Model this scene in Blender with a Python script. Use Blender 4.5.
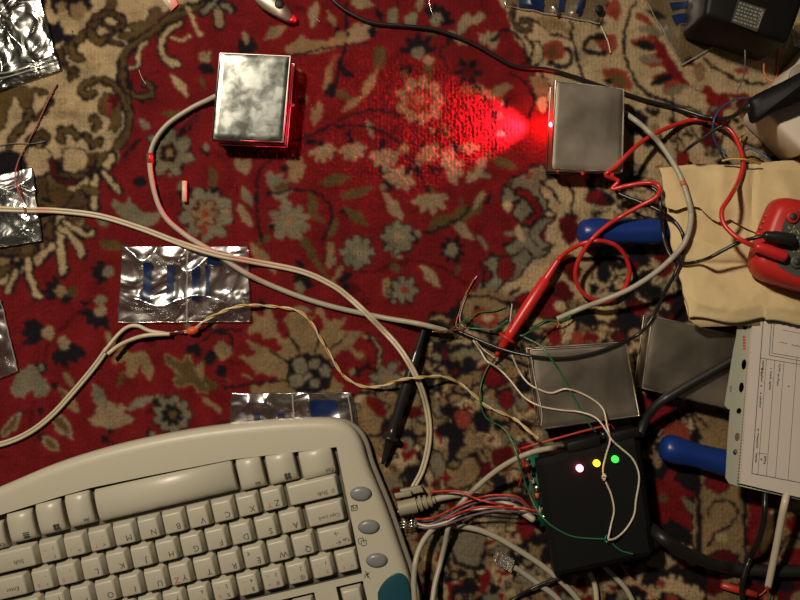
import bpy, bmesh, math, random
import numpy as np
from mathutils import Vector, Matrix, noise
sc = bpy.context.scene
for o_ in list(bpy.data.objects): bpy.data.objects.remove(o_)
COLL = sc.collection
# ---------------------------------------------------------------- camera, world, lights, exposure
D = 0.65; FP = 1333.0*D                                             # camera height (m), focal length in pixels
cam = bpy.data.cameras.new('camera'); cam.sensor_width = 36; cam.lens = FP/800*36; cam.clip_start = .01; cam.clip_end = 20
co = bpy.data.objects.new('camera', cam); COLL.objects.link(co); co.location = (0,0,D); sc.camera = co
w = bpy.data.worlds.new('world'); sc.world = w; w.use_nodes = True
wn = w.node_tree.nodes; bg = wn['Background']; bg.inputs[0].default_value = (1.0,.84,.66,1); bg.inputs[1].default_value = .03
def light(name, kind, loc, power, col, aim=None, **kw):
    l = bpy.data.lights.new(name, kind); l.energy = power; l.color = col
    for k, v in kw.items(): setattr(l, k, v)
    o = bpy.data.objects.new(name, l); COLL.objects.link(o); o.location = loc
    if aim: o.rotation_euler = (Vector(aim)-Vector(loc)).to_track_quat('-Z','Y').to_euler()
    return o
light('ceiling_lamp', 'SPOT', (-.62,.66,1.30), 92, (1,.86,.67), (-.07,.05,0), spot_size=math.radians(50), spot_blend=1.0, shadow_soft_size=.06)
sc.view_settings.view_transform = 'Standard'; sc.view_settings.look = 'None'; sc.view_settings.gamma = 1
sc.view_settings.exposure = 0; sc.view_settings.use_curve_mapping = False
# ---------------------------------------------------------------- helpers
def W(px, py, z=0.0):                                               # a point at height z seen at pixel (px, py)
    k = (D-z)/FP
    return Vector(((px-400)*k, (300-py)*k, z))
MM = .001
def nodes(name):
    m = bpy.data.materials.new(name); m.use_nodes = True
    nt = m.node_tree; return m, nt, nt.nodes['Principled BSDF']
def mat(name, col, rough=.5, metal=0, bump=0, scale=200, var=0, spec=.5, emit=0, trans=0, detail=3, coat=0):
    m, nt, b = nodes(name)
    b.inputs['Base Color'].default_value = (*col,1); b.inputs['Roughness'].default_value = rough
    b.inputs['Metallic'].default_value = metal; b.inputs['Specular IOR Level'].default_value = spec
    b.inputs['Transmission Weight'].default_value = trans; b.inputs['Coat Weight'].default_value = coat
    if emit: b.inputs['Emission Color'].default_value = (*col,1); b.inputs['Emission Strength'].default_value = emit
    tc = nt.nodes.new('ShaderNodeTexCoord'); n = nt.nodes.new('ShaderNodeTexNoise'); n.inputs['Scale'].default_value = scale; n.inputs['Detail'].default_value = detail
    nt.links.new(tc.outputs['Object'], n.inputs['Vector'])
    if bump:
        bp = nt.nodes.new('ShaderNodeBump'); bp.inputs['Strength'].default_value = bump; bp.inputs['Distance'].default_value = .0006
        nt.links.new(n.outputs[0], bp.inputs['Height']); nt.links.new(bp.outputs[0], b.inputs['Normal'])
    if var:
        mx = nt.nodes.new('ShaderNodeMix'); mx.data_type = 'RGBA'
        mx.inputs[6].default_value = (*[c*(1-var) for c in col],1); mx.inputs[7].default_value = (*[min(1,c*(1+var)) for c in col],1)
        n2 = nt.nodes.new('ShaderNodeTexNoise'); n2.inputs['Scale'].default_value = scale*.25; nt.links.new(tc.outputs['Object'], n2.inputs['Vector'])
        nt.links.new(n2.outputs[0], mx.inputs[0]); nt.links.new(mx.outputs[2], b.inputs['Base Color'])
    return m
def metal_mat(name, col, r0, r1, scale, bump, dist=.0008):          # sheet metal: blotchy roughness, soft dents
    m, nt, b = nodes(name); b.inputs['Metallic'].default_value = 1
    tc = nt.nodes.new('ShaderNodeTexCoord'); n = nt.nodes.new('ShaderNodeTexNoise'); n.inputs['Scale'].default_value = scale; n.inputs['Detail'].default_value = 5; n.inputs['Distortion'].default_value = .3
    nt.links.new(tc.outputs['Object'], n.inputs['Vector'])
    mr = nt.nodes.new('ShaderNodeMapRange'); mr.inputs[1].default_value = .35; mr.inputs[2].default_value = .65; mr.inputs[3].default_value = r0; mr.inputs[4].default_value = r1
    nt.links.new(n.outputs[0], mr.inputs[0]); nt.links.new(mr.outputs[0], b.inputs['Roughness'])
    mx = nt.nodes.new('ShaderNodeMix'); mx.data_type = 'RGBA'; mx.inputs[6].default_value = (*[c*.62 for c in col],1); mx.inputs[7].default_value = (*col,1)
    nt.links.new(mr.outputs[0], mx.inputs[0]); mr2 = nt.nodes.new('ShaderNodeMapRange'); mr2.inputs[1].default_value = .38; mr2.inputs[2].default_value = .6
    nt.links.new(n.outputs[0], mr2.inputs[0]); nt.links.new(mr2.outputs[0], mx.inputs[0]); nt.links.new(mx.outputs[2], b.inputs['Base Color'])
    n3 = nt.nodes.new('ShaderNodeTexNoise'); n3.inputs['Scale'].default_value = scale*.6; nt.links.new(tc.outputs['Object'], n3.inputs['Vector'])
    bp = nt.nodes.new('ShaderNodeBump'); bp.inputs['Strength'].default_value = bump; bp.inputs['Distance'].default_value = dist
    nt.links.new(n3.outputs[0], bp.inputs['Height']); nt.links.new(bp.outputs[0], b.inputs['Normal'])
    return m
def film(name, tint, fac, rough, bscale, bstr):                     # clear film: see-through with sharp reflections
    m = bpy.data.materials.new(name); m.use_nodes = True; nt = m.node_tree; nt.nodes.clear()
    out = nt.nodes.new('ShaderNodeOutputMaterial'); mx = nt.nodes.new('ShaderNodeMixShader'); t = nt.nodes.new('ShaderNodeBsdfTransparent'); g = nt.nodes.new('ShaderNodeBsdfGlossy')
    t.inputs[0].default_value = (*tint,1); g.inputs['Roughness'].default_value = rough; g.inputs[0].default_value = (1,1,1,1)
    lw = nt.nodes.new('ShaderNodeLayerWeight'); lw.inputs[0].default_value = .35
    mr = nt.nodes.new('ShaderNodeMapRange'); mr.inputs[3].default_value = fac; mr.inputs[4].default_value = min(1,fac+.5)
    nt.links.new(lw.outputs['Facing'], mr.inputs[0]); nt.links.new(mr.outputs[0], mx.inputs[0])
    tc = nt.nodes.new('ShaderNodeTexCoord'); n = nt.nodes.new('ShaderNodeTexNoise'); n.inputs['Scale'].default_value = bscale; n.inputs['Detail'].default_value = 2; n.inputs['Distortion'].default_value = 1.2
    nt.links.new(tc.outputs['Object'], n.inputs['Vector'])
    bp = nt.nodes.new('ShaderNodeBump'); bp.inputs['Strength'].default_value = bstr; bp.inputs['Distance'].default_value = .002
    nt.links.new(n.outputs[0], bp.inputs['Height']); nt.links.new(bp.outputs[0], g.inputs['Normal'])
    nt.links.new(t.outputs[0], mx.inputs[1]); nt.links.new(g.outputs[0], mx.inputs[2]); nt.links.new(mx.outputs[0], out.inputs[0])
    return m
def setp(o, label=None, cat=None, group=None, kind=None):
    for k, v in (('label',label),('category',cat),('group',group),('kind',kind)):
        if v: o[k] = v
    return o
def thing(name, label, cat, loc=(0,0,0), group=None):
    o = bpy.data.objects.new(name, None); COLL.objects.link(o); o.location = loc; o.empty_display_size = .01
    return setp(o, label, cat, group)
def obj(name, bm, mats, parent=None, smooth=True, bevel=0, seg=2, label=None, split=False):
    bmesh.ops.recalc_face_normals(bm, faces=bm.faces)
    me = bpy.data.meshes.new(name); bm.to_mesh(me); bm.free()
    for m in (mats if isinstance(mats,(list,tuple)) else [mats]): me.materials.append(m)
    for p in me.polygons: p.use_smooth = smooth
    o = bpy.data.objects.new(name, me); COLL.objects.link(o)
    # origin at the centre of the mesh
    if len(me.vertices):
        a = np.empty(len(me.vertices)*3); me.vertices.foreach_get('co', a); a = a.reshape(-1,3)
        c = Vector(((a[:,0].min()+a[:,0].max())/2, (a[:,1].min()+a[:,1].max())/2, a[:,2].min())); me.transform(Matrix.Translation(-c)); o.location = c
    if parent:
        o.parent = parent; pl = parent.matrix_world if parent.type != 'EMPTY' else None
        o.location = o.location-parent_loc(parent)
    if bevel:
        b = o.modifiers.new('bevel','BEVEL'); b.width = bevel; b.segments = seg; b.limit_method = 'ANGLE'; b.angle_limit = .6; b.harden_normals = False
    if split: e = o.modifiers.new('split','EDGE_SPLIT'); e.split_angle = math.radians(38)
    if label: o['label'] = label
    return o
def parent_loc(p):
    v = Vector(p.location)
    while p.parent: p = p.parent; v += p.location
    return v
def nb(): return bmesh.new()
def prism(bm, top, bot, mi=0):                                      # two matching loops of 3-D points
    a = [bm.verts.new(p) for p in top]; b = [bm.verts.new(p) for p in bot]; n = len(a)
    fs = [bm.faces.new(a), bm.faces.new(b[::-1])]
    for i in range(n): fs.append(bm.faces.new((a[i], b[i], b[(i+1)%n], a[(i+1)%n])))
    for f in fs: f.material_index = mi
    return fs
def slab(bm, poly, z0, z1, mi=0, shrink=0):                         # poly: pixel points of the top face seen at z1
    t = [W(x,y,z1) for x,y in poly]; b = [Vector((p.x,p.y,z0)) for p in t]
    return prism(bm, t, b, mi)
def loopstack(bm, loops, mi=0, cap0=True, cap1=True):
    rows = [[bm.verts.new(p) for p in l] for l in loops]; n = len(rows[0])
    for a, b in zip(rows, rows[1:]):
        for i in range(n): bm.faces.new((a[i], a[(i+1)%n], b[(i+1)%n], b[i])).material_index = mi
    if cap0: bm.faces.new(rows[0][::-1]).material_index = mi
    if cap1: bm.faces.new(rows[-1]).material_index = mi
def lathe(bm, p0, p1, prof, seg=16, mi=0, flat=1.0):                # prof: (distance fraction, radius) along p0 -> p1
    p0, p1 = Vector(p0), Vector(p1); ax = (p1-p0).normalized(); up = Vector((0,0,1)) if abs(ax.z) < .9 else Vector((1,0,0))
    s = ax.cross(up).normalized(); t = s.cross(ax).normalized()
    loopstack(bm, [[p0+(p1-p0)*f+(s*math.cos(2*math.pi*k/seg)+t*math.sin(2*math.pi*k/seg)*flat)*max(r,1e-5) for k in range(seg)] for f, r in prof], mi)
def tube(bm, path, r, seg=10, mi=0, cap=True, rfun=None):
    path = [Vector(p) for p in path]; n = len(path); loops = []
    s = None
    for i, p in enumerate(path):
        t = (path[min(i+1,n-1)]-path[max(i-1,0)])
        if t.length < 1e-9: t = Vector((1,0,0))
        t.normalize()
        if s is None: s = t.cross(Vector((0,0,1))); s = s if s.length > .1 else t.cross(Vector((0,1,0)))
        s = (s-t*s.dot(t)).normalized(); u = t.cross(s)
        rr = r*(rfun(i/(n-1)) if rfun else 1)
        loops.append([p+(s*math.cos(2*math.pi*k/seg)+u*math.sin(2*math.pi*k/seg))*rr for k in range(seg)])
    loopstack(bm, loops, mi, cap, cap)
# heights already taken on the floor, so that what comes later lies on top
HC = .001; HX0, HY0, HN, HM_ = -.42, -.36, 840, 720
HGT = np.zeros((HM_, HN))
def cell(x, y): return int(np.clip((y-HY0)/HC,1,HM_-2)), int(np.clip((x-HX0)/HC,1,HN-2))
def raise_poly(poly, z, inner=0):                                   # poly in world xy
    a = np.array([(p[0],p[1]) for p in poly]); (j0,i0),(j1,i1) = cell(*a.min(0)), cell(*a.max(0))
    ys = HY0+(np.arange(j0,j1+1)+.5)*HC; xs = HX0+(np.arange(i0,i1+1)+.5)*HC; X, Y = np.meshgrid(xs, ys); ins = np.zeros(X.shape,bool)
    for i in range(len(a)):
        xa, ya = a[i-1]; xb, yb = a[i]
        if ya == yb: continue
        ins ^= ((ya > Y) != (yb > Y)) & (X < (xb-xa)*(Y-ya)/(yb-ya)+xa)
    v = HGT[j0:j1+1,i0:i1+1]; zz = z(X,Y) if callable(z) else z
    v[ins] = np.maximum(v, zz)[ins]
def hmax(x, y, r):
    j, i = cell(x, y); k = int(math.ceil(r/HC)); return HGT[max(0,j-k):j+k+1, max(0,i-k):i+k+1].max()
def drape(p, r, ends=None, reach=9, n=10, lift=0):                   # pixel path -> 3-D path lying on whatever is there
    p = pts(p); q = cr([(a[0],a[1]) for a in p], n)
    zz = [r]*len(q)
    for _ in range(3):
        wp = [W(a[0],a[1],z) for a, z in zip(q, zz)]
        sup = np.array([hmax(v.x,v.y,r*.8)+r+.0003 for v in wp])
        z = sup.copy()
        for k in range(len(z)):                                     # slope limit either side of anything high
            lo, hi = max(0,k-30), min(len(z),k+31)
            d = np.array([((wp[k]-wp[j]).xy.length) for j in range(lo,hi)])
            z[k] = np.max(sup[lo:hi]-.42*d)
        zs = z.copy()
        for _k in range(3): zs[1:-1] = (zs[:-2]+zs[1:-1]+zs[2:])/3
        zz = list(np.maximum(zs, sup)+lift)
    if ends:
        for e, tgt in ((0,ends[0]),(1,ends[1])):
            if tgt is None: continue
            m = min(reach*2, len(zz)//2)
            for k in range(m):
                idx = k if e == 0 else len(zz)-1-k; f = 1-k/m; f = f*f*(3-2*f)
                zz[idx] = zz[idx]*(1-f)+tgt*f
    return [W(a[0],a[1],z) for a, z in zip(q, zz)]
def occupy(path, r):
    for a, b in zip(path, path[1:]):
        m = max(1,int((b-a).length/HC))
        for k in range(m+1):
            v = a+(b-a)*k/m; j, i = cell(v.x,v.y); kk = int(r/HC)
            s = HGT[j-kk:j+kk+1, i-kk:i+kk+1]; np.maximum(s, v.z+r, out=s)
def cable(name, label, cat, p, r, m, ends=None, seg=10, group=None, parent=None, twin=0, n=10, lift=0, rfun=None, occ=True):
    path = drape(p, r if not twin else r*1.0, ends, n=n, lift=lift); bm = nb()
    if twin:
        for s in (-1,1):
            q = []
            for i, v in enumerate(path):
                t = (path[min(i+1,len(path)-1)]-path[max(i-1,0)]); t.z = 0; t.normalize(); q.append(v+Vector((-t.y,t.x,0))*s*twin)
            tube(bm, q, r, seg)
        if occ: occupy(path, r+twin)
    else:
        tube(bm, path, r, seg, rfun=rfun)
        if occ: occupy(path, r)
    o = obj(name, bm, m, parent)
    if parent is None: setp(o, label, cat, group)
    return o, path
def twisted(name, label, cat, p, r, mats, parent=None, turns=.012, ends=None):
    path = drape(p, r*2, ends, n=16); bm = nb(); L_ = 0
    offs = []
    for i, v in enumerate(path):
        if i: L_ += (v-path[i-1]).length
        offs.append(L_)
    for s in (0,1):
        q = []
        for i, v in enumerate(path):
            t = (path[min(i+1,len(path)-1)]-path[max(i-1,0)]).normalized(); sd = Vector((-t.y,t.x,0)); a = offs[i]/turns*2*math.pi/2+math.pi*s
            q.append(v+sd*math.cos(a)*r*1.02+Vector((0,0,1))*math.sin(a)*r*1.02)
        tube(bm, q, r, 8, mi=s)
    occupy(path, r*2); o = obj(name, bm, mats, parent)
    if parent is None: setp(o, label, cat)
    return o, path
GLY = {}
def glyph(txt, size):                                               # flat triangles of a short text, centred left-bottom
    key = txt
    if key not in GLY:
        c = bpy.data.curves.new('t','FONT'); c.body = txt; c.size = 1; c.resolution_u = 2; c.offset = 0
        o = bpy.data.objects.new('t', c); COLL.objects.link(o); me = o.to_mesh()
        GLY[key] = ([tuple(v.co) for v in me.vertices], [tuple(p.vertices) for p in me.polygons]); o.to_mesh_clear()
        bpy.data.objects.remove(o); bpy.data.curves.remove(c)
    return GLY[key]
def write(bm, txt, origin, ex, ey, size, mi, center=True, zoff=.00006):
    vs, fs = glyph(txt, size)
    if not vs: return
    cx = (max(v[0] for v in vs)+min(v[0] for v in vs))/2 if center else 0; cy = (max(v[1] for v in vs)+min(v[1] for v in vs))/2 if center else 0
    nv = [bm.verts.new(origin+ex*((v[0]-cx)*size)+ey*((v[1]-cy)*size)+Vector((0,0,zoff))) for v in vs]
    for f in fs:
        try: bm.faces.new([nv[i] for i in f]).material_index = mi
        except ValueError: pass
def stroke(bm, a, b, wd, z, mi):                                    # flat line between pixel points at height z (number or function)
    zf = z if callable(z) else (lambda x, y: z)
    A, B = W(a[0],a[1],zf(*a)), W(b[0],b[1],zf(*b)); d = (B-A); s = Vector((-d.y,d.x,0)).normalized()*wd/2
    bm.faces.new([bm.verts.new(v) for v in (A-s,B-s,B+s,A+s)]).material_index = mi
# ---------------------------------------------------------------- carpet pattern (knot colours computed from drawn motifs)
PAL = {'r':(0.120,0.0075,0.009),'w':(0.205,0.145,0.085),'c':(0.31,0.228,0.128),'k':(0.008,0.0065,0.009),'o':(0.075,0.047,0.017),
       'g':(0.135,0.115,0.075),'b':(0.055,0.030,0.013),'d':(0.062,0.005,0.006),'p':(0.175,0.032,0.020),'t':(0.175,0.115,0.058)}
PK = list(PAL)
CELL = 1.25; X0, Y0, X1, Y1 = -25, -25, 825, 625
GW, GH = int((X1-X0)/CELL), int((Y1-Y0)/CELL)
CG = np.zeros((GH, GW), np.int8)
GX, GY = np.meshgrid(X0+(np.arange(GW)+.5)*CELL, Y0+(np.arange(GH)+.5)*CELL)
def _win(x0, y0, x1, y1):
    a = max(0, int((x0-X0)/CELL)-1); b = min(GW, int((x1-X0)/CELL)+2)
    c = max(0, int((y0-Y0)/CELL)-1); d = min(GH, int((y1-Y0)/CELL)+2)
    return (slice(c, max(c,d)), slice(a, max(a,b)))
def pts(s):
    return [tuple(float(v) for v in q.split(',')) for q in s.split()] if isinstance(s, str) else list(s)
def cr(p, n=6, closed=False):
    p = [np.array(q, float) for q in p]
    if len(p) < 3 and not closed: 
        return [p[0]+(p[-1]-p[0])*k/n for k in range(n+1)]
    out = []; N = len(p)
    rng_ = range(N if closed else N-1)
    for i in rng_:
        if closed: a, b, c, d = p[i-1], p[i], p[(i+1) % N], p[(i+2) % N]
        else: a, b, c, d = p[max(i-1,0)], p[i], p[i+1], p[min(i+2,N-1)]
        for k in range(n):
            t = k/n
            out.append(0.5*((2*b)+(-a+c)*t+(2*a-5*b+4*c-d)*t*t+(-a+3*b-3*c+d)*t**3))
    if not closed: out.append(p[-1])
    return out
def P(s, col, sm=True, ol=None, ow=2.0):
    q = pts(s); q = cr(q, 5, True) if sm else [np.array(v, float) for v in q]
    a = np.array(q)
    w = _win(a[:,0].min(), a[:,1].min(), a[:,0].max(), a[:,1].max())
    x, y = GX[w], GY[w]; ins = np.zeros(x.shape, bool)
    for i in range(len(a)):
        xa, ya = a[i-1]; xb, yb = a[i]
        if ya == yb: continue
        ins ^= ((ya > y) != (yb > y)) & (x < (xb-xa)*(y-ya)/(yb-ya)+xa)
    CG[w][ins] = PK.index(col)
    if ol: S([tuple(v) for v in q]+[tuple(q[0])], ol, ow, raw=True)
def S(s, col, w=3.0, ol=None, ow=1.6, raw=False, taper=False):
    q = pts(s); q = [np.array(v) for v in q] if raw else cr(q)
    if ol: S(q, ol, w+2*ow+1.9, raw=True, taper=taper)
    a = np.array(q); wn = _win(a[:,0].min()-w, a[:,1].min()-w, a[:,0].max()+w, a[:,1].max()+w)
    x, y = GX[wn], GY[wn]; n = len(a)-1
    for i in range(n):
        ax, ay = a[i]; bx, by = a[i+1]; dx, dy = bx-ax, by-ay; L2 = dx*dx+dy*dy+1e-9
        t = np.clip(((x-ax)*dx+(y-ay)*dy)/L2, 0, 1)
        r = w/2*((1-0.75*(i/n)) if taper else 1)
        CG[wn][(x-ax-t*dx)**2+(y-ay-t*dy)**2 < r*r] = PK.index(col)
def E(x, y, rx, ry, ang, col, ol=None, ow=1.6):
    if ol: E(x, y, rx+ow, ry+ow, ang, ol)
    R_ = max(rx, ry)+1; w = _win(x-R_, y-R_, x+R_, y+R_)
    c, s = math.cos(math.radians(ang)), math.sin(math.radians(ang))
    u = (GX[w]-x)*c+(GY[w]-y)*s; v = -(GX[w]-x)*s+(GY[w]-y)*c
    CG[w][(u/rx)**2+(v/ry)**2 < 1] = PK.index(col)
def L(x, y, ln, wd, ang, col, ol=None, ow=1.6, vein=None):          # pointed leaf
    if ol: L(x, y, ln+2.5*ow, wd+2*ow, ang, ol)
    w = _win(x-ln, y-ln, x+ln, y+ln); c, s = math.cos(math.radians(ang)), math.sin(math.radians(ang))
    u = ((GX[w]-x)*c+(GY[w]-y)*s)/(ln/2); v = (-(GX[w]-x)*s+(GY[w]-y)*c)/(wd/2)
    CG[w][(np.abs(u) < 1) & (np.abs(v) < (1-u*u))] = PK.index(col)
    if vein: S([(x-c*ln*.4,y-s*ln*.4),(x+c*ln*.4,y+s*ln*.4)], vein, 1.6)
def F(x, y, r, n, col, cc='k', ol='k', a0=0, cr_=0.28):             # rosette
    for k in range(n):
        an = a0+360*k/n; c, s = math.cos(math.radians(an)), math.sin(math.radians(an))
        if ol: E(x+c*r*.6, y+s*r*.6, r*.44+1.6, r*.26+1.6, an, ol)
    for k in range(n):
        an = a0+360*k/n; c, s = math.cos(math.radians(an)), math.sin(math.radians(an))
        E(x+c*r*.6, y+s*r*.6, r*.44, max(1.5,r*.26), an, col)
    E(x, y, r*cr_, r*cr_, 0, cc)
def H(x, y, r, ang, n=3, fc='k', cc='c', sp=32, cw=.38):             # half flower: fingers spreading from a small heart
    for k in range(n):
        an = ang+(k-(n-1)/2)*sp; c, s = math.cos(math.radians(an)), math.sin(math.radians(an))
        L(x+c*r*.62, y+s*r*.62, r*1.1, r*.5, an, fc)
    E(x, y, r*cw, r*cw, 0, cc)
def T(x, y, r, ang, col='c', ol=None, dot='k'):                    # leafy tuft with ragged lobes and a dot at its root
    for sgn in ((1,0) if ol else (0,)):
        for k in range(5):
            an = ang+(k-2)*38; c, s = math.cos(math.radians(an)), math.sin(math.radians(an))
            e = 1.8*sgn; E(x+c*r*.5, y+s*r*.5, r*.55+e, r*.24+e, an, ol if sgn else col)
    c, s = math.cos(math.radians(ang)), math.sin(math.radians(ang))
    if dot: E(x-c*r*.35, y-s*r*.35, 3.2, 3.2, 0, dot)
random.seed(7)
def lattice(step, seed):
    r = np.random.RandomState(seed); n0 = int((Y1-Y0)/step)+4; n1 = int((X1-X0)/step)+4; g = r.randn(n0,n1)
    fy = (GY-Y0)/step+1; fx = (GX-X0)/step+1; j = fy.astype(int); i = fx.astype(int); v = fy-j; u = fx-i; v = v*v*(3-2*v); u = u*u*(3-2*u)
    return (g[j,i]*(1-u)+g[j,i+1]*u)*(1-v)+(g[j+1,i]*(1-u)+g[j+1,i+1]*u)*v
def busy(mask, seed, kw=.2, step=15):                                # interlocking outlined shapes
    a = lattice(step, seed)+.35*lattice(step*.5, seed+1); b_ = lattice(step*1.1, seed+2)+.3*lattice(step*.5, seed+3)
    t = PK.index('t'); CG[mask & (b_ > .35)] = PK.index('c'); CG[mask & (a > .55)] = PK.index('k'); CG[mask & (a < -.75) & (b_ < .3)] = PK.index('g'); CG[mask & (a < -.6) & (b_ > .75)] = PK.index('r')
    CG[mask & (np.abs(a) < kw*.55)] = PK.index('k'); CG[mask & (np.abs(b_+.35) < kw*.5) & (a < .2)] = PK.index('k'); CG[mask & (a > 1.0) & (b_ < -.3)] = PK.index('d')
# --- ivory corner grounds
P('-60,-60 215,-60 202,4 176,12 152,27 131,42 121,62 118,80 124,95 128,112 124,132 112,158 60,172 20,182 -60,190','c')
P('500,-60 505,8 514,35 524,50 534,66 545,90 552,110 560,150 552,172 540,190 548,225 540,250 520,270 500,288 462,300 440,320 420,350 398,372 370,386 352,402 356,420 366,470 380,640 860,640 860,-60','c')
# --- top left corner
S('118,-20 110,5 97,20 82,36 62,52','o',7,'k',1.8)
P('52,-10 88,-6 88,12 78,6 70,18 64,8 54,14','k'); P('44,20 52,26 60,20 66,34 76,32 70,44 58,42 50,48','k')
S('95,18 108,12 120,17 123,25 115,28','b',4.5,'k',1.6)
S('88,30 98,42 106,38','o',5,'k',1.8); S('72,44 74,56 80,58','o',5,'k',1.8); S('60,52 66,66 74,70','b',5,'k',1.8); S('50,50 52,62','k',4)
P('117,36 124,32 132,31 128,25 137,20 146,20 150,10 158,7 164,12 176,6 192,3 210,-2 212,6 186,14 165,22 150,32 138,38 128,40','o',True,'k',1.8)
S('215,2 186,12 165,21 148,34 132,46 123,60 120,76 126,88 136,96 148,96 152,88 146,83','o',5,'k',1.8)
S('122,72 127,100 129,120 122,140 108,160','o',5.5,'k',1.8)
S('126,108 120,92 110,83 96,80 84,84 81,92 88,96 93,92','o',4.5,'k',1.8)
P('100,98 106,92 116,96 122,112 118,128 108,130 110,118 98,112','o',True,'k',1.6); E(112,102,6,8,20,'d'); S('92,118 98,122 94,128','o',4,'k',1.6)
S('86,136 92,146 100,140','o',4,'k',1.5); S('62,140 60,132 70,130 78,136','o',5,'k',1.8); S('30,140 40,134 46,138 36,146','b',5,'k',1.8)
P('0,88 20,86 46,90 42,96 34,92 32,108 26,118 20,106 14,96 8,112 4,128 -4,130 -8,96','o',True,'k',1.8)
for rr in (7,12): S([(66+rr*math.cos(a*.6),108+rr*.75*math.sin(a*.6)) for a in range(9)],'t',1.6)
for rr in (5,9): S([(94+rr*math.cos(a*.6),62+rr*.75*math.sin(a*.6)) for a in range(9)],'t',1.4)
E(18,0,30,18,0,'k'); E(10,72,20,8,-20,'b')
for q in ('112,2 98,18 84,32 66,48','212,4 186,13 165,22 148,35 133,47 124,60 121,76 127,87','124,74 128,100 129,120 122,138','122,98 112,86 97,81 86,86'): S(q,'b',1.8)
S('20,50 34,60 46,66','o',5,'k',1.6); S('64,66 76,72 70,78','b',4,'k',1.4); S('8,150 14,136 24,124 30,112','o',4,'k',1.6); S('34,120 44,112 50,100','b',3,'k',1.2)
S('104,24 112,30 110,40 120,44','b',3,'k',1.2); P('70,6 80,2 86,12 80,22 72,18','t'); P('56,4 64,2 64,12 58,12','t'); P('104,104 110,102 114,112 108,116','p')
# white leaf tongues on the red beside it
S('180,24 164,34 161,46 164,58 177,64','c',4.5,'k',1.6); S('146,42 138,52 138,64 130,68','c',3.5,'k',1.2); S('188,8 194,22 200,34','c',4,None); S('172,36 184,40 190,34','c',3)
L(180,86,28,9,52,'c'); L(176,114,30,8,8,'o');  E(184,150,5,9,60,'d')
S('200,118 188,128 176,142','k',2.5)
# --- left side, dark green and brown sprays
P('-30,168 20,166 60,158 112,150 118,160 104,176 84,184 96,200 76,212 92,232 60,240 40,262 0,280 -30,280','b')
DL_ = lattice(13, 91)+.4*lattice(6, 92); DARKLEFT = (CG == PK.index('b')) & (GX < 130) & (GY > 140) & (GY < 290)
CG[DARKLEFT & (DL_ > .5)] = PK.index('o'); CG[DARKLEFT & (np.abs(DL_-.4) < .16)] = PK.index('k'); CG[DARKLEFT & (DL_ < -.35)] = PK.index('k'); CG[DARKLEFT & (DL_ < -1.0)] = PK.index('t')
P('-30,160 10,150 24,160 20,176 -10,186','k'); P('28,148 48,150 50,168 38,178 26,172','c',True,'k',2); P('62,150 84,150 86,166 74,172 64,168','c',True,'k',2)
S('52,160 56,176 72,182 96,170','d',3,'k',1.5); S('0,186 20,182 40,176','k',2)
S('112,156 104,170 92,180 70,190','c',6,'k',2); S('95,178 94,206','c',6,'k',2); S('102,172 118,190','c',5,'k',2)
P('48,196 60,186 78,196 90,214 72,222 60,210','b'); S('40,206 60,212 84,206','k',3)
S('60,216 60,245 64,272','c',7,'k',2.2); S('62,228 76,242 82,254','c',6,'k',2); S('64,222 84,234 92,232','c',4,'k',2)
S('52,246 34,262 2,282','c',6,'k',2.2); S('28,262 30,280 38,296','c',6,'k',2); S('16,272 8,290','c',5,'k',2)
P('112,200 124,204 128,198 140,210 160,214 150,226 132,222 118,214','g'); E(112,245,14,5,10,'o')
H(108,272,15,180,4,'k','g'); H(72,292,14,160,3,'k','b'); E(140,182,8,5,0,'k')
# --- red field, left
for q in ((20,224,30,9,160,'t'),(8,206,26,8,200,'o'),(36,228,22,7,120,'t'),(90,190,22,8,20,'o'),(28,186,18,8,-20,'t'),(78,176,16,6,10,'o')): L(*q,'k')
S('0,250 20,238 44,226 64,206 78,190','k',2.6); S('118,162 130,150 140,140','k',2)
random.seed(99)
for _ in range(150):
    x = random.uniform(60,520); y = random.uniform(0,440); w_ = _win(x-9,y-9,x+9,y+9)
    if (CG[w_] == 0).mean() < .93: continue
    a = random.uniform(0,180); c_ = random.choice('oodtgok')
    if random.random() < .5: L(x,y,random.uniform(12,20),random.uniform(5,8),a,c_)
    elif random.random() < .5: H(x,y,random.uniform(7,10),a*2,3,'k',random.choice('got'),36)
    else: S([(x,y),(x+9*math.cos(a),y+6*math.sin(a)),(x+15*math.cos(a+.6),y+12*math.sin(a+.6))],'d',2.4)
F(206,214,27,9,'g','p','k',10,.3); F(205,213,13,6,'t','p','d',0,.3); E(203,230,4,6,0,'p'); F(169,153,24,7,'g','d','k',15,.35); F(169,153,10,5,'k','t',None,0,.4); S('200,112 184,128 178,140','k',2.6); H(182,186,12,60,3,'k','g'); L(225,212,12,7,0,'w')
L(212,178,26,9,80,'o'); E(214,190,4,4,0,'k'); S('218,5 219,25','w',7,'k',2); S('203,12 216,2','g',5,'k',2); S('222,4 232,10','g',4,'k',2)
L(275,32,26,11,-35,'t'); E(247,45,11,9,0,'k'); L(246,38,15,8,80,'w'); L(205,57,16,10,30,'w'); E(206,68,9,5,10,'k'); E(222,60,5,4,0,'k')
L(243,167,16,10,70,'w'); E(243,164,9,6,0,'w'); L(247,196,26,9,65,'g'); L(245,216,30,9,58,'w')
S('270,160 260,170 256,185 256,205 258,225 262,242','k',3)
T(290,222,20,-20,'g','r'); F(285,222,18,7,'g','g',None,10,.5); E(272,226,4,4,0,'k'); E(288,222,5,5,0,'t')
T(274,190,18,-30,'g',None); L(283,186,22,6,-20,'o'); T(290,168,16,-5,'t')
S('272,193 300,190 322,196 332,212 328,230 321,243','k',3)
L(335,180,36,11,-12,'o'); L(356,193,36,10,-14,'o'); L(355,216,34,11,35,'o'); L(313,206,30,12,78,'o'); L(333,229,26,9,-68,'o')
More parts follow.
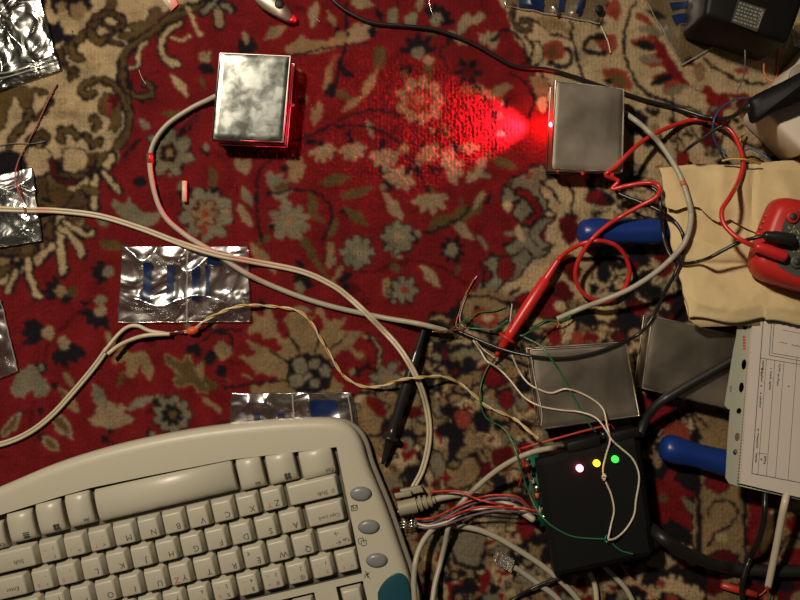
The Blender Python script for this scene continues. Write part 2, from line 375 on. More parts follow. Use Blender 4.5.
F(357,252,17,8,'g','w'); F(398,238,17,8,'g','w'); L(393,206,34,10,55,'w'); T(398,182,16,-80,'w')
S('305,242 316,262 332,284','o',9,None,taper=True); S('331,246 328,266','t',6); S('340,268 334,282','t',5); S('355,270 375,272 400,260','d',3)
L(262,258,40,13,48,'t'); H(300,287,14,-60,4,'k','g'); E(388,288,7,10,0,'t'); F(398,292,12,6,'g','p')
E(352,290,9,7,0,'d'); H(350,292,10,200,3,'k','d')
# top middle
L(314,14,30,9,100,'w'); L(331,18,20,8,60,'t'); L(300,8,12,7,0,'d')
P('284,50 296,42 300,36 312,40 330,38 342,30 346,42 330,50 310,54','t'); S('280,58 312,51 340,46 372,42','k',2.2)
E(337,62,8,5,70,'p'); S('345,5 347,38 341,62 336,84','k',4); E(331,90,6,8,30,'k'); E(346,72,8,4,30,'k')
T(362,38,17,-110,'w',None,None); E(373,31,4,6,0,'k'); E(362,2,12,7,10,'w'); E(380,58,5.5,11,0,'o','b'); E(393,16,6,9,0,'g')
L(328,76,30,8,-75,'t'); L(370,84,34,9,-65,'t'); L(318,112,26,8,100,'t'); L(352,104,30,7,-40,'t'); L(300,76,14,6,60,'w')
S('294,141 320,130 348,116 375,110 402,114 424,112','k',3); S('338,126 362,125 385,133 404,148','k',3)
T(322,148,14,80,'w'); T(352,146,15,80,'w'); T(384,152,16,85,'w'); E(348,134,4,4,0,'k'); E(302,102,4,3,0,'k'); E(310,142,6,3,0,'k'); E(382,144,4,5,0,'k')
# --- red field, right
H(418,52,17,-90,5,'k','g',40); L(428,60,12,8,0,'w'); H(468,72,14,90,6,'k','d',60); H(436,20,16,-60,5,'k','g',34); E(412,20,7,8,0,'g')
L(464,24,26,12,-62,'w'); L(478,18,20,9,-30,'w'); T(489,44,14,-60,'w',None,None); L(461,41,16,8,20,'w'); E(428,72,6,8,0,'o')
L(470,89,26,9,-10,'o'); P('476,82 490,90 506,84 512,88 496,98 482,98','t')
F(420,100,24,9,'t','p',None); F(420,100,13,7,'p','t','d'); S('450,70 440,52 452,40','k',2)
S('476,84 488,102 495,122 492,150','k',2.6); T(425,150,14,60,'t'); L(470,148,26,9,0,'t')
S('405,142 408,158 418,168 425,186','k',2.6); T(446,168,18,-20,'w'); T(430,196,18,80,'w'); T(404,176,14,120,'w'); E(432,169,5,4,0,'k')
L(477,170,32,12,-55,'w'); L(474,168,14,6,-55,'o'); L(504,163,26,9,20,'o'); L(404,148,12,8,0,'t')
P('426,232 440,214 450,216 458,206 462,196 466,206 476,202 482,192 484,204 476,214 466,222 474,238 462,232 452,226 440,230','o')
P('454,222 464,224 474,240 460,234','w'); S('424,234 450,224 466,212 476,202','k',3.2); L(479,200,22,7,-60,'w')
H(452,250,13,0,8,'k','g',45,.5); L(430,276,30,11,50,'w'); S('400,262 425,262 446,270 466,284','d',3); F(404,290,14,7,'g','p'); E(396,236,4,4,0,'w')
# boundary scrolls right of field
S('492,42 499,32 509,30 518,36 525,48 528,60 520,66','k',3); P('498,38 508,34 518,44 524,58 512,66 500,56','r')
S('513,6 511,16 516,26 526,31 532,26 528,19 521,22','o',2.4,'k',1.4); S('524,36 532,40 540,42','k',2.5); S('530,40 534,52 530,62 538,66 544,78','k',3); S('540,42 544,54 538,66','k',2)
S('510,72 526,84 534,100 530,116','k',2.6); P('530,76 546,78 550,92 540,104 534,92','t',True,'k',1.6); P('536,98 548,96 546,112 538,110','c',True,'k',1.4)
S('534,20 548,30 560,36 572,38','k',2.6); P('536,18 552,16 566,24 568,34 550,28','t')
S('571,22 573,40 577,55 581,70 585,84','k',3.4)
P('544,44 552,40 562,42 566,52 560,60 546,58','p'); E(553,51,4,5,0,'o'); S('550,62 560,67 570,64 572,54 566,48','k',5); 
P('594,38 606,32 616,36 617,48 608,54','p'); S('604,36 592,37 585,46 590,53 604,52','k',6)
P('604,70 622,68 632,80 630,90 618,88 606,80','p'); E(618,80,9,6,30,'o'); E(607,82,4,3,0,'k')
P('604,4 616,0 622,10 616,22 608,14','p'); E(600,24,6,4,0,'o'); E(598,104,6,4,0,'k')
S('636,2 626,22 624,48 629,68 640,86 654,97 700,112','k',3.6)
P('636,14 640,22 648,24 640,30 652,34 638,38 630,42 640,48 660,50 646,56 640,60 650,66 668,66 660,74 652,78 664,84 664,94 690,84 700,80 672,60 650,20','p')
for q in ((650,30,30,9,15,'g'),(648,46,32,9,8,'k'),(652,59,30,8,0,'g'),(664,79,30,10,-18,'k'),(676,90,30,9,-22,'g'),(656,14,22,8,20,'k')): L(*q)
S('660,46 670,64 684,78 700,84 714,96','r',11); P('676,60 700,58 712,76 706,88 690,84','c'); L(700,72,16,10,80,'t','p')
S('704,58 722,72 742,81 768,84','k',3.2); E(690,62,6,5,0,'d'); P('704,86 716,92 736,92 752,96 760,116 748,122 726,108 716,130 708,104','r')
E(742,70,7,4,0,'p'); E(722,122,8,6,0,'d'); P('730,96 738,104 734,116','t')
S('672,98 674,122 678,150','k',2.6); S('648,103 657,106 656,114 648,110','k',5); P('625,116 640,110 648,122 640,136 628,130','k'); E(632,122,6,5,0,'p'); E(650,140,6,8,40,'k')
S('684,146 678,134 684,128 692,134','k',2); S('696,112 690,126 700,140 708,150','k',2.4); E(656,128,5,5,0,'t'); P('708,110 712,130 722,140 716,152 700,140','d')
# --- right, between the upper tin and the bag
P('600,170 618,160 640,166 652,176 640,190 616,186','g',True,'k',2); S('622,166 640,178 654,174','k',3); S('626,178 640,186','k',3); E(604,200,10,8,0,'t')
S('566,182 574,196 570,216','k',3.2); E(572,216,7,4,0,'k'); P('560,220 574,216 580,232 570,246 562,238','d'); E(552,172,8,8,0,'k'); L(590,186,20,8,60,'k')
P('556,262 570,254 582,268 576,284 566,276','d'); P('548,290 562,280 574,296 566,312 552,304','d'); E(600,262,10,8,0,'k'); E(620,262,12,7,20,'k'); P('604,240 640,238 660,250 640,268 612,262','k'); E(622,254,6,5,0,'c'); E(600,292,8,14,20,'k'); E(640,285,16,10,30,'k'); E(632,276,5,4,0,'c'); E(654,298,9,6,0,'d')
# diagonal acanthus along the edge of the red field
P('508,180 518,176 530,168 542,166 548,178 540,190 548,202 546,216 556,216 548,226 540,236 552,246 545,256 530,262 520,276 506,284 488,296 470,300 478,286 492,276 484,262 496,256 512,262 504,246 516,240 522,226 512,214 520,200 502,206 502,194','g',True,'k',2.6)
S('520,192 532,198 538,214 528,222','r',6,'k',1.8); S('515,178 508,188 518,190','k',3); S('534,222 528,234 538,246','k',2.4); E(520,234,4,8,-20,'c'); S('512,258 524,250 532,256','k',2.5)
P('500,258 510,256 514,270 506,282 498,272','r',True,'k',1.6); S('480,262 484,280 478,298','k',3); S('540,182 552,190 560,204','k',2.4); S('556,214 548,210 542,220','k',2.4); S('545,250 556,244','k',3); S('520,288 506,296 490,302','k',3)
E(508,206,5,5,0,'c'); E(529,176,5,3,0,'p'); S('560,180 552,168','k',2)
# --- busy border, centre bottom
def scatter(n, x0, y0, x1, y1, edge, cols, smin, smax, seed):
    random.seed(seed)
    for _ in range(n):
        x = random.uniform(x0,x1); y = random.uniform(y0,y1)
        if not edge(x, y): continue
        c = random.choice(cols); a = random.uniform(0,180); r = random.uniform(smin,smax); m = random.random()
        if m < .35: E(x, y, r, r*.55, a, c, 'k' if c != 'k' else 't', 1.8)
        elif m < .6: L(x, y, r*2.6, r*.9, a, c, 'k' if c != 'k' else None)
        elif m < .8: H(x, y, r*1.4, a*2, 3, 'k', random.choice('tgc'), 34, .3)
        else:
            q = [(x,y)]; t = a
            for _k in range(5): t += .55+random.uniform(-.2,.3); q.append((q[-1][0]+math.cos(t)*r*.8, q[-1][1]+math.sin(t)*r*.8))
            S(q, 'k', 2.8)
P('452,306 480,290 520,296 560,300 600,300 660,320 660,400 700,470 700,640 392,640 366,470 356,420 370,386 400,360 424,346','t')
busy((GY > 300+np.maximum(0,455-GX)) & (GX > 372+(520-GY)*.1) & (GX < 700) & (CG != PK.index('r')), 40)
busy((GY > 420) & (GX >= 748) , 50); busy((GX > 590) & (GX < 760) & (GY > 165) & (GY < 330), 60); busy((GX > 640) & (GX < 700) & (GY > 330) & (GY < 470), 70)
scatter(46, 395, 300, 690, 620, lambda x, y: y > 300+max(0,(455-x))*1.0 and x > 372+(520-y)*.15, 'kkktgkcdto', 4.5, 8, 5)
scatter(70, 690, 330, 830, 640, lambda x, y: x > 750 or y < 440, 'kkrdtgc', 4, 9, 6)
scatter(20, 590, 150, 720, 330, lambda x, y: True, 'kkrdtgc', 4, 9, 8)
scatter(16, 600, 100, 760, 160, lambda x, y: True, 'kktdg', 3, 6, 9)
scatter(22, 0, 440, 395, 620, lambda x, y: True, 'kgcot', 6, 10, 11)
S('452,336 438,332 433,322 440,316 448,320','t',4,'k',2); P('460,300 480,296 500,300 512,312 500,322 480,316 466,322','t',True,'k',2.4)
P('470,312 486,308 498,318 492,328 478,324','p'); E(488,318,6,4,0,'c'); S('470,326 486,334 500,330 508,320','k',4); E(476,308,4,3,0,'k')
P('516,296 540,292 566,300 560,316 536,318 524,310','r',True,'k',1.6); E(560,306,6,5,0,'c'); E(540,322,9,5,20,'c','k'); E(510,330,7,5,0,'c')
E(566,330,9,13,20,'c','k'); E(590,318,12,9,0,'k'); E(606,312,10,9,0,'c','k'); E(592,338,8,5,0,'r'); P('548,330 558,326 562,340 552,346','r'); P('570,334 580,330 584,342 574,346','p'); E(625,322,10,12,0,'k'); E(640,310,9,6,0,'r'); E(636,334,8,5,0,'t'); E(530,338,9,7,0,'k'); S('500,345 515,352 530,350','k',4)
for k,(x,y) in enumerate(((432,344),(446,352),(428,362),(446,368),(462,348),(440,382),(466,376),(424,394),(458,396))):
    S([(x-12,y+3),(x-3,y-4),(x+6,y),(x+14,y-5)],'k',4.2)
E(436,356,6,3,10,'g'); E(470,364,8,8,0,'k'); E(478,376,6,4,0,'t'); P('482,370 494,366 502,378 492,388 484,382','r',True,'k',1.5); E(512,372,8,6,0,'t','k')
P('498,396 510,392 514,404 504,410','r',True,'k',1.5); P('455,412 466,410 472,422 462,430 456,424','p',True,'k',1.5); E(448,410,8,7,0,'k'); E(446,430,10,8,0,'k'); E(480,420,7,10,0,'k'); E(524,384,9,10,0,'k'); E(522,404,7,6,0,'g'); E(486,402,6,5,0,'g'); E(500,424,7,6,0,'k'); E(474,440,10,6,0,'t'); E(424,416,6,8,0,'g','k'); E(408,440,10,12,0,'k'); E(406,444,7,8,0,'g'); P('400,408 420,406 424,416 404,418','d'); E(404,446,4,4,0,'r')
# big palmette
P('300,306 312,316 320,306 330,322 346,318 340,330 362,332 352,346 364,356 350,362 338,372 344,388 334,404 318,396 304,408 292,396 276,408 268,394 250,394 262,384 240,376 256,372 240,356 256,356 246,340 262,346 270,352 262,336 248,332 254,322 248,310 262,318 268,308 278,322 290,312','t')
P('281,318 290,332 283,338 276,328','r'); P('318,314 324,328 316,332 311,322','r'); P('272,338 282,346 276,352 264,344','r'); P('338,352 352,352 358,368 348,382 336,380 332,366','r')
P('246,374 262,374 280,378 262,384','r'); P('250,388 276,388 290,398 280,410 262,404','t')
for a in ('300,352 287,333','317,352 319,334','330,351 346,335','290,363 270,351','288,380 255,384 224,388'): S(a,'k',3)
P('288,362 298,354 316,354 330,362 332,380 322,392 300,392 288,382','k')
for q in ((300,366,8,8),(315,364,5.5,5),(325,371,6,5.5),(297,381,7,7),(315,383,5,5),(308,376,4,3)): E(q[0],q[1],q[2],q[3],0,'g')
S('204,340 216,333 229,336 232,350 224,358','k',3.6); P('214,346 226,342 232,352 224,362 216,356','t'); E(210,358,6,8,30,'k'); E(222,372,8,6,0,'k'); S('205,330 240,330','k',2); E(208,384,10,6,20,'o')
P('226,372 236,366 240,376 232,384','r'); S('204,400 220,410','t',6); S('216,424 240,420','k',3); E(200,372,5,8,0,'t')
# right of palmette
F(386,378,16,6,'g','t'); S('350,376 366,368 376,370','k',3); S('352,396 370,392 382,404 376,412','k',3); P('364,396 380,400 388,418 372,412','r'); E(352,408,8,5,0,'g','k'); H(352,372,8,0,3,'k','t'); E(392,398,6,6,0,'t','k'); S('356,432 376,436 392,428','k',3)
S('372,338 380,352 378,368','t',3,'k',1.2); P('398,356 406,352 402,372','d'); E(350,310,6,5,0,'d')
# --- bottom left field
H(48,333,24,180,3,'k','w',24,.28); H(63,343,22,70,4,'k','w',28,.3); H(100,311,18,120,4,'k','w',34,.34); S('92,300 56,334 42,362','d',3); E(40,367,6.5,6.5,0,'k'); E(40,367,3,3,0,'g')
for q in ((28,380,14,12,0),(20,390,9,8,0),(40,388,9,9,30),(30,372,8,7,0)): E(*q,'g')
S('36,398 30,420 34,440','d',3); S('30,408 22,416','d',2)
for q in ((54,385),(40,410),(18,415),(42,437)): E(q[0],q[1],4,4,0,'k')
L(68,400,36,11,52,'t',None); L(64,396,22,6,52,'o'); L(10,426,34,12,-52,'w'); L(10,426,24,7,-52,'o'); L(62,426,36,14,44,'w'); L(61,425,26,9,44,'o'); L(50,444,26,11,40,'w'); L(50,444,18,7,40,'o')
L(99,396,30,13,62,'g'); L(140,403,34,10,-22,'g'); T(110,424,22,-90,'w'); E(110,420,10,9,0,'w')
P('106,330 112,338 122,344 128,352 118,350 110,346','t'); P('120,350 132,352 144,352 152,364 150,382 144,376 140,366 134,378 126,376 124,362 112,364','t')
P('164,356 174,358 182,362 188,356 194,368 200,376 208,392 198,392 192,384 180,386 174,380 182,376 172,368','o',True,'t',1.6)
F(172,415,19,9,'g','o'); F(172,415,12,8,'k','o',None,20); E(150,342,6,4,0,'d')
H(60,292,16,200,4,'k','t',30); E(100,300,7,5,0,'g'); E(84,303,4,3,0,'k'); H(190,350,12,0,3,'k','k')
H(140,318,10,60,3,'k','d'); E(105,440,4,4,0,'k')
# --- under and around the keyboard right side / bottom centre
random.seed(21)
for k in range(60):
    x = random.uniform(392, 560); y = random.uniform(448, 620)
    c = random.choice('kkkgtrdgk'); E(x, y, random.uniform(5,13), random.uniform(4,8), random.uniform(0,180), c)
    if c == 'k' and random.random() < .6: E(x, y, 4, 3, 0, random.choice('gct'))
P('420,452 436,450 452,470 470,456 480,470 470,486 450,488 446,474 432,470','t',True,'k',2.4); P('492,450 512,446 516,462 500,474 492,462','d',True,'t',2); P('452,532 476,524 486,540 478,566 456,560','g',True,'k',2.6); P('516,522 530,518 534,532 522,540','r')
P('430,458 440,452 446,470 436,482','g',True,'k',2); P('404,470 420,466 426,482 412,492','k'); E(446,478,6,4,0,'r')
# lower right corner
P('640,396 664,398 676,408 664,422 646,420','r',True,'k',1.8); P('664,424 684,422 690,440 670,444','p'); P('690,392 712,400 728,420 734,440 712,446 696,428','t',True,'k',2.4); S('688,398 698,418 720,438','k',3); E(648,434,10,7,0,'k'); E(664,440,8,4,0,'t'); E(676,412,4,6,0,'k')
P('600,468 640,460 700,462 700,560 640,566 600,548','k')
P('648,470 660,480 672,468 678,484 694,494 684,502 692,520 690,530 672,520 660,526 656,510 646,506 654,496','r'); E(664,498,5,5,0,'o'); P('682,498 692,502 696,512 690,512','g'); P('644,452 656,450 662,462 656,468','t')
P('700,444 745,444 748,640 698,640','t'); S('697,430 699,520 700,640','k',6); S('744,440 746,520 748,640','k',4)
S('709,515 710,506 720,501 732,503 737,512 730,526 716,534 708,546','k',3); P('704,480 716,476 730,484 722,492 710,490','r',True,'k',1.6); P('706,560 716,552 732,552 740,562 730,572 716,570','d',True,'k',2); E(722,538,6,5,0,'c'); P('704,574 720,576 724,590 710,596','d'); E(734,588,8,6,0,'k')
P('640,556 700,552 700,640 630,640','k')
for (x, y, a) in ((662,566,-90),(682,560,-60),(652,548,-120),(672,590,-90),(690,600,-60),(650,600,-120),(640,580,200)): T(x, y, 15, a, 'c', None, None); 
E(682,562,5,5,0,'p'); E(662,584,4,4,0,'p'); E(672,598,6,4,0,'p')
P('752,482 780,486 778,500 768,520 764,548 750,552','r'); E(766,492,9,5,0,'k'); P('764,520 776,516 774,540 768,556 760,550','o',True,'k',1.4); P('780,500 812,490 812,560 786,556','t'); P('784,520 800,516 806,530 790,532','r'); P('780,508 796,500 804,506 792,512','c'); S('780,546 790,536 804,540','k',3); P('784,552 806,548 812,562 792,566','r')
P('748,560 770,566 812,572 812,640 748,640','d'); E(760,578,9,6,20,'k'); E(784,586,12,7,0,'k'); E(800,600,9,8,0,'t'); E(770,600,7,5,0,'t')
for k in range(26):
    x = random.uniform(560, 645); y = random.uniform(560, 622); E(x, y, random.uniform(4,11), random.uniform(3,7), random.uniform(0,180), random.choice('kkkrdg'))
# under the tins, sleeve and bag (mostly hidden)
for k in range(90):
    x = random.uniform(650, 825); y = random.uniform(150, 440)
    if x > 700 or y < 300: E(x, y, random.uniform(4,12), random.uniform(3,8), random.uniform(0,180), random.choice('kkrdtg'))
# --- to knots: ragged edges, then yarn-to-yarn variation
rs = np.random.RandomState(3)
def _sm(a, n):
    for _ in range(n): a = (a+np.roll(a,1,0)+np.roll(a,-1,0)+np.roll(a,1,1)+np.roll(a,-1,1))/5
    return a
nx_, ny_ = _sm(rs.randn(GH,GW),5), _sm(rs.randn(GH,GW),5)
nx_ *= .6/nx_.std(); ny_ *= .6/ny_.std()
iy, ix = np.mgrid[0:GH,0:GW]
KG = CG[np.clip((iy+ny_).round().astype(int),0,GH-1), np.clip((ix+nx_).round().astype(int),0,GW-1)]
COLT = np.array([PAL[k] for k in PK])
IMG = COLT[KG]
IMG = np.stack([_sm(IMG[...,k],2)*.8+IMG[...,k]*.2 for k in range(3)],-1)
IMG *= (1+rs.randn(GH,GW,1)*.09+_sm(rs.randn(GH,GW),30)[...,None]*1.1+rs.randn(GH,1,1)*.03)
IMG = np.clip(IMG, .002, 1)
PADX, PADY = 110, 110
IMG = np.pad(IMG, ((PADY,PADY),(PADX,PADX),(0,0)), mode='reflect')
CX0, CY0 = X0-PADX*CELL, Y0-PADY*CELL
# ---------------------------------------------------------------- floor and carpet
def carpet():
    H_, W_ = IMG.shape[:2]; k = D/FP; ii, jj = np.meshgrid(np.arange(W_), np.arange(H_))
    r = np.random.RandomState(1)
    v = np.empty((H_,W_,3)); v[...,0] = (CX0+(ii+.5)*CELL-400)*k+r.randn(H_,W_)*.00008; v[...,1] = (300-(CY0+(jj+.5)*CELL))*k+r.randn(H_,W_)*.00008
    v[...,2] = -.0006+.0003*r.randn(H_,W_).clip(-2,2)+.0002*np.sin(ii*2.1)
    me = bpy.data.meshes.new('carpet'); n = H_*W_; me.vertices.add(n); me.vertices.foreach_set('co', v.ravel())
    a = (jj*W_+ii)[:-1,:-1].ravel(); q = np.stack([a,a+W_,a+W_+1,a+1],-1).ravel(); nf = len(a)
    me.loops.add(nf*4); me.loops.foreach_set('vertex_index', q); me.polygons.add(nf); me.polygons.foreach_set('loop_start', np.arange(nf)*4); me.polygons.foreach_set('use_smooth', np.ones(nf,bool))
    me.update(calc_edges=True)
    c = me.color_attributes.new('yarn','FLOAT_COLOR','POINT'); rgba = np.ones((n,4)); rgba[:,:3] = IMG.reshape(-1,3); c.data.foreach_set('color', rgba.ravel())
    m, nt, b = nodes('wool_pile'); at = nt.nodes.new('ShaderNodeAttribute'); at.attribute_name = 'yarn'
    nt.links.new(at.outputs['Color'], b.inputs['Base Color']); b.inputs['Roughness'].default_value = .9; b.inputs['Specular IOR Level'].default_value = .06
    b.inputs['Sheen Weight'].default_value = .04; b.inputs['Sheen Tint'].default_value = (1,.7,.5,1)
    tc = nt.nodes.new('ShaderNodeTexCoord'); ns = nt.nodes.new('ShaderNodeTexNoise'); ns.inputs['Scale'].default_value = 1500; ns.inputs['Detail'].default_value = 2
    bp = nt.nodes.new('ShaderNodeBump'); bp.inputs['Strength'].default_value = .6; bp.inputs['Distance'].default_value = .0008
    nt.links.new(tc.outputs['Object'], ns.inputs['Vector']); nt.links.new(ns.outputs[0], bp.inputs['Height']); nt.links.new(bp.outputs[0], b.inputs['Normal'])
    me.materials.append(m); o = bpy.data.objects.new('carpet', me); COLL.objects.link(o)
    setp(o, 'red and ivory wool carpet with woven flowers, leaves and scrolls under everything', 'carpet')
carpet()
M = {}
M['floor'] = mat('floor_boards', (.12,.07,.04), .5, var=.3, scale=20)
bm = nb(); slab(bm, [(-500,-500),(1300,-500),(1300,1100),(-500,1100)], -.03, -.0022); setp(obj('floor', bm, M['floor'], smooth=False), kind='structure')
# ---------------------------------------------------------------- materials
M['tin'] = metal_mat('mottled_tinplate', (.27,.285,.265), .17, .245, 90, .055, .0010)
M['tin_dull'] = metal_mat('dull_tinplate', (.58,.50,.40), .37, .42, 22, .05)
M['tin_edge'] = metal_mat('tin_edge', (.95,.9,.8), .38, .5, 60, .1)
M['beige'] = mat('beige_plastic', (.47,.44,.345), .40, bump=.12, scale=900, spec=.4)
M['key'] = mat('keycap_plastic', (.46,.435,.345), .34, bump=.12, scale=900, spec=.45)
M['beige_dark'] = mat('grey_beige_case', (.25,.235,.19), .45)
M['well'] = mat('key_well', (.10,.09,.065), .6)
M['print_dark'] = mat('dark_print', (.035,.035,.03), .6)
M['print_red'] = mat('red_print', (.50,.03,.02), .6)
M['plug_beige'] = mat('dull_beige_plug', (.28,.25,.17), .5)
M['button'] = mat('grey_button', (.19,.20,.20), .3, spec=.6)
M['teal'] = mat('teal_plastic', (.012,.06,.085), .3)
M['cable_grey'] = mat('grey_cable_jacket', (.36,.33,.25), .45, var=.12, scale=400)
M['cable_cream'] = mat('cream_cable_jacket', (.50,.43,.30), .4, var=.08, scale=300)
M['cable_black'] = mat('black_cable_jacket', (.012,.011,.011), .32)
M['cable_black_thick'] = mat('black_mains_cable', (.014,.013,.012), .45)
M['cable_red'] = mat('red_silicone_lead', (.55,.022,.018), .32, spec=.5)
M['probe_red'] = mat('red_probe_plastic', (.55,.02,.02), .35, spec=.5)
M['probe_black'] = mat('black_probe_plastic', (.016,.015,.014), .28)
M['wire_red'] = mat('red_wire', (.42,.035,.02), .4)
M['wire_white'] = mat('white_wire', (.58,.50,.38), .35)
M['wire_green'] = mat('green_wire', (.02,.14,.05), .35)
M['wire_yellow'] = mat('yellow_wire', (.50,.30,.05), .4)
M['wire_orange'] = mat('orange_wire', (.50,.14,.03), .4)
M['wire_blue'] = mat('blue_wire', (.02,.07,.17), .35)
M['wire_violet'] = mat('violet_grey_wire', (.14,.10,.14), .4)
M['pink_thread'] = mat('pink_thread', (.30,.08,.07), .7)
M['copper'] = mat('bare_copper', (.75,.36,.18), .3, metal=1)
M['steel'] = mat('bare_steel', (.7,.68,.62), .22, metal=1)
M['film'] = film('crinkled_clear_film', (.90,.89,.85), .27, .2, 30, 1.6)
M['film_silver'] = film('silvery_film', (.5,.5,.47), .18, .12, 36, 1.0)
M['film_bright'] = film('bright_silvery_film', (.55,.55,.52), .5, .2, 50, 1.3)
M['film_dim'] = film('clear_film', (.86,.85,.82), .09, .2, 26, .7)
M['film_edge'] = mat('film_seam', (.6,.6,.55), .2, trans=.6)
M['bag_blue'] = mat('blue_print_on_film', (.004,.016,.07), .25, spec=.8)
M['kraft'] = mat('kraft_paper', (.60,.46,.25), .8, bump=.5, scale=260, var=.07, spec=.2)
M['paper'] = mat('white_paper', (.60,.535,.48), .75, spec=.2)
M['paper_red'] = mat('red_ink', (.45,.05,.06), .6)
M['sleeve'] = mat('milky_plastic_strip', (.40,.40,.32), .4, trans=.1, spec=.6)
M['black_abs'] = mat('black_enclosure_plastic', (.006,.006,.0065), .5, bump=.1, scale=1200, spec=.25)
M['black_rough'] = mat('black_adapter_plastic', (.007,.0065,.006), .5, spec=.2)
M['label_grey'] = mat('adapter_label', (.045,.043,.035), .6)
M['label_print'] = mat('adapter_label_print', (.22,.21,.17), .6)
M['blue_handle'] = mat('blue_handle_plastic', (.007,.03,.18), .36, bump=.1, scale=500, spec=.5)
M['white_strip'] = mat('white_socket_plastic', (.74,.66,.54), .4)
M['meter_red'] = mat('red_holster_rubber', (.50,.022,.018), .42, spec=.4)
M['meter_grey'] = mat('dark_grey_meter_face', (.07,.07,.065), .5)
M['meter_mark'] = mat('yellow_green_marks', (.35,.36,.12), .6)
M['pcb'] = mat('green_circuit_board', (.01,.10,.06), .35, var=.3, scale=300)
M['solder'] = mat('solder', (.7,.68,.62), .3, metal=1)
M['clear'] = mat('clear_plug_plastic', (.85,.83,.78), .12, trans=.85, spec=.6)
M['led_red'] = mat('lit_red_led', (1,.10,.16), .3, emit=14)
M['led_yellow'] = mat('lit_yellow_led', (1,.62,.02), .3, emit=2.2)
M['led_green'] = mat('lit_green_led', (.04,1,.06), .3, emit=1.6)
M['led_red_hot'] = mat('bright_red_led', (1,.10,.10), .3, emit=40)
M['led_red_dim'] = mat('faint_red_led', (.9,.02,.03), .25, emit=.55)
M['orange_blob'] = mat('orange_red_insulation', (.62,.07,.02), .5)
# ---------------------------------------------------------------- clear bags lying on the carpet
def film_bag(name, label, c, mt, nu, nv, z=.0012, amp=.0022, stripes=(), seams=(), seed=0, group=None, fine=34, extra=None):
    random.seed(seed); bm = nb(); P0, P1, P2, P3 = [Vector((*q,0)) for q in c]; off = seed*3.7; top = []; bot = []
    for j in range(nv+1):
        rt = []; rb = []
        for i in range(nu+1):
            u, v = i/nu, j/nv; q = P0*(1-u)*(1-v)+P1*u*(1-v)+P2*u*v+P3*(1-u)*v
            e = min(u,1-u,v,1-v)*8; e = min(1,e)
            wv = W(q.x,q.y,z); n1 = noise.noise(Vector((wv.x*fine+off,wv.y*fine,1))); n2 = noise.noise(Vector((wv.x*fine*2.3,wv.y*fine*2.3+off,5)))
            ridge = (1-abs(n1)*2.2); h = max(0,ridge)**2*.9+.22*abs(n2)+.15
            edge = .0006*noise.noise(Vector((u*9+off,v*9,3)))
            rt.append(bm.verts.new((wv.x+edge,wv.y+edge,z+amp*h*(.25+.75*e)))); rb.append(bm.verts.new((wv.x+edge,wv.y+edge,.0003+.0004*abs(n2))))
        top.append(rt); bot.append(rb)
    for j in range(nv):
        for i in range(nu):
            u, v = (i+.5)/nu, (j+.5)/nv; f = bm.faces.new((top[j][i],top[j][i+1],top[j+1][i+1],top[j+1][i])); g = bm.faces.new((bot[j][i],bot[j+1][i],bot[j+1][i+1],bot[j][i+1]))
            for (a,b_,c_,d_) in stripes:
                if a < u < c_ and b_ < v < d_: f.material_index = 1
            for (a,b_,c_,d_) in seams:
                if a < u < c_ and b_ < v < d_: f.material_index = 2
    for k in range(nu):
        bm.faces.new((top[0][k],bot[0][k],bot[0][k+1],top[0][k+1])); bm.faces.new((top[nv][k+1],bot[nv][k+1],bot[nv][k],top[nv][k]))
    for k in range(nv):
        bm.faces.new((top[k][0],top[k+1][0],bot[k+1][0],bot[k][0])); bm.faces.new((top[k+1][nu],top[k][nu],bot[k][nu],bot[k+1][nu]))
    o = obj(name, bm, [mt, M['bag_blue'], M['film_edge']]); setp(o, label, 'plastic bag', group)
    raise_poly([W(x,y,0) for x,y in c], z+amp)
    return o
film_bag('zip_bag', 'silvery zip bag with ridged seal, topmost at the left edge of the carpet', [(-40,-30),(36,-18),(61,70),(-40,104)], M['film_silver'], 70, 80, stripes=(), seams=((0,.86,1,.875),(0,.90,1,.91)), seed=3, amp=.003)
film_bag('zip_bag', 'small bright silvery bag crossed by a cream cable at the left edge', [(-30,182),(32,167),(42,241),(-30,252)], M['film_bright'], 60, 60, stripes=((.2,0,.42,.36),(.3,.4,.38,1)), seams=(), seed=5, amp=.003)
film_bag('zip_bag', 'clear zip bag with blue stripes lying below the crossing cables', [(122,246),(248,246),(251,322),(117,323)], M['film'], 110, 70, stripes=((.18,.22,.25,.72),(.36,.24,.42,.72),(.56,.24,.61,.72),(.66,.26,.69,.66),(.68,.04,.78,.24)), seams=((.86,0,.868,1),(.52,0,.527,1)), seed=8, amp=.003)
film_bag('zip_bag', 'clear zip bag half hidden under the front of the keyboard', [(231,393),(352,392),(366,470),(228,470)], M['film'], 90, 60, stripes=((.19,.26,.25,.36),(.38,.26,.43,.36),(.64,.1,.86,.36)), seams=((.5,0,.507,1),(.96,0,.97,1)), seed=12, amp=.0025)
film_bag('zip_bag', 'clear bag with blue stripes at the top edge above the bare grey tin', [(497,-30),(618,-30),(600,24),(505,6)], M['film_dim'], 80, 50, stripes=((.15,.3,.4,.95),(.55,.1,.60,.88),(.72,.1,.78,.9)), seams=((0,.97,1,1),), seed=14, amp=.002)
film_bag('zip_bag', 'dim clear bag with slanting blue stripes beside the black power adapter', [(628,-30),(720,-30),(716,46),(682,66)], M['film_dim'], 70, 60, stripes=((.3,.36,.85,.44),(.25,.50,.6,.60),(.2,.1,.7,.16)), seams=((0,0,.012,1),(0,.985,1,1)), seed=17, amp=.0018)
film_bag('zip_bag', 'crumpled clear bag with a blue corner at the left edge', [(-40,292),(1,300),(18,371),(-40,394)], M['film'], 50, 60, stripes=((0,0,1,.08),), seams=((.97,0,1,1),), seed=19, amp=.003)
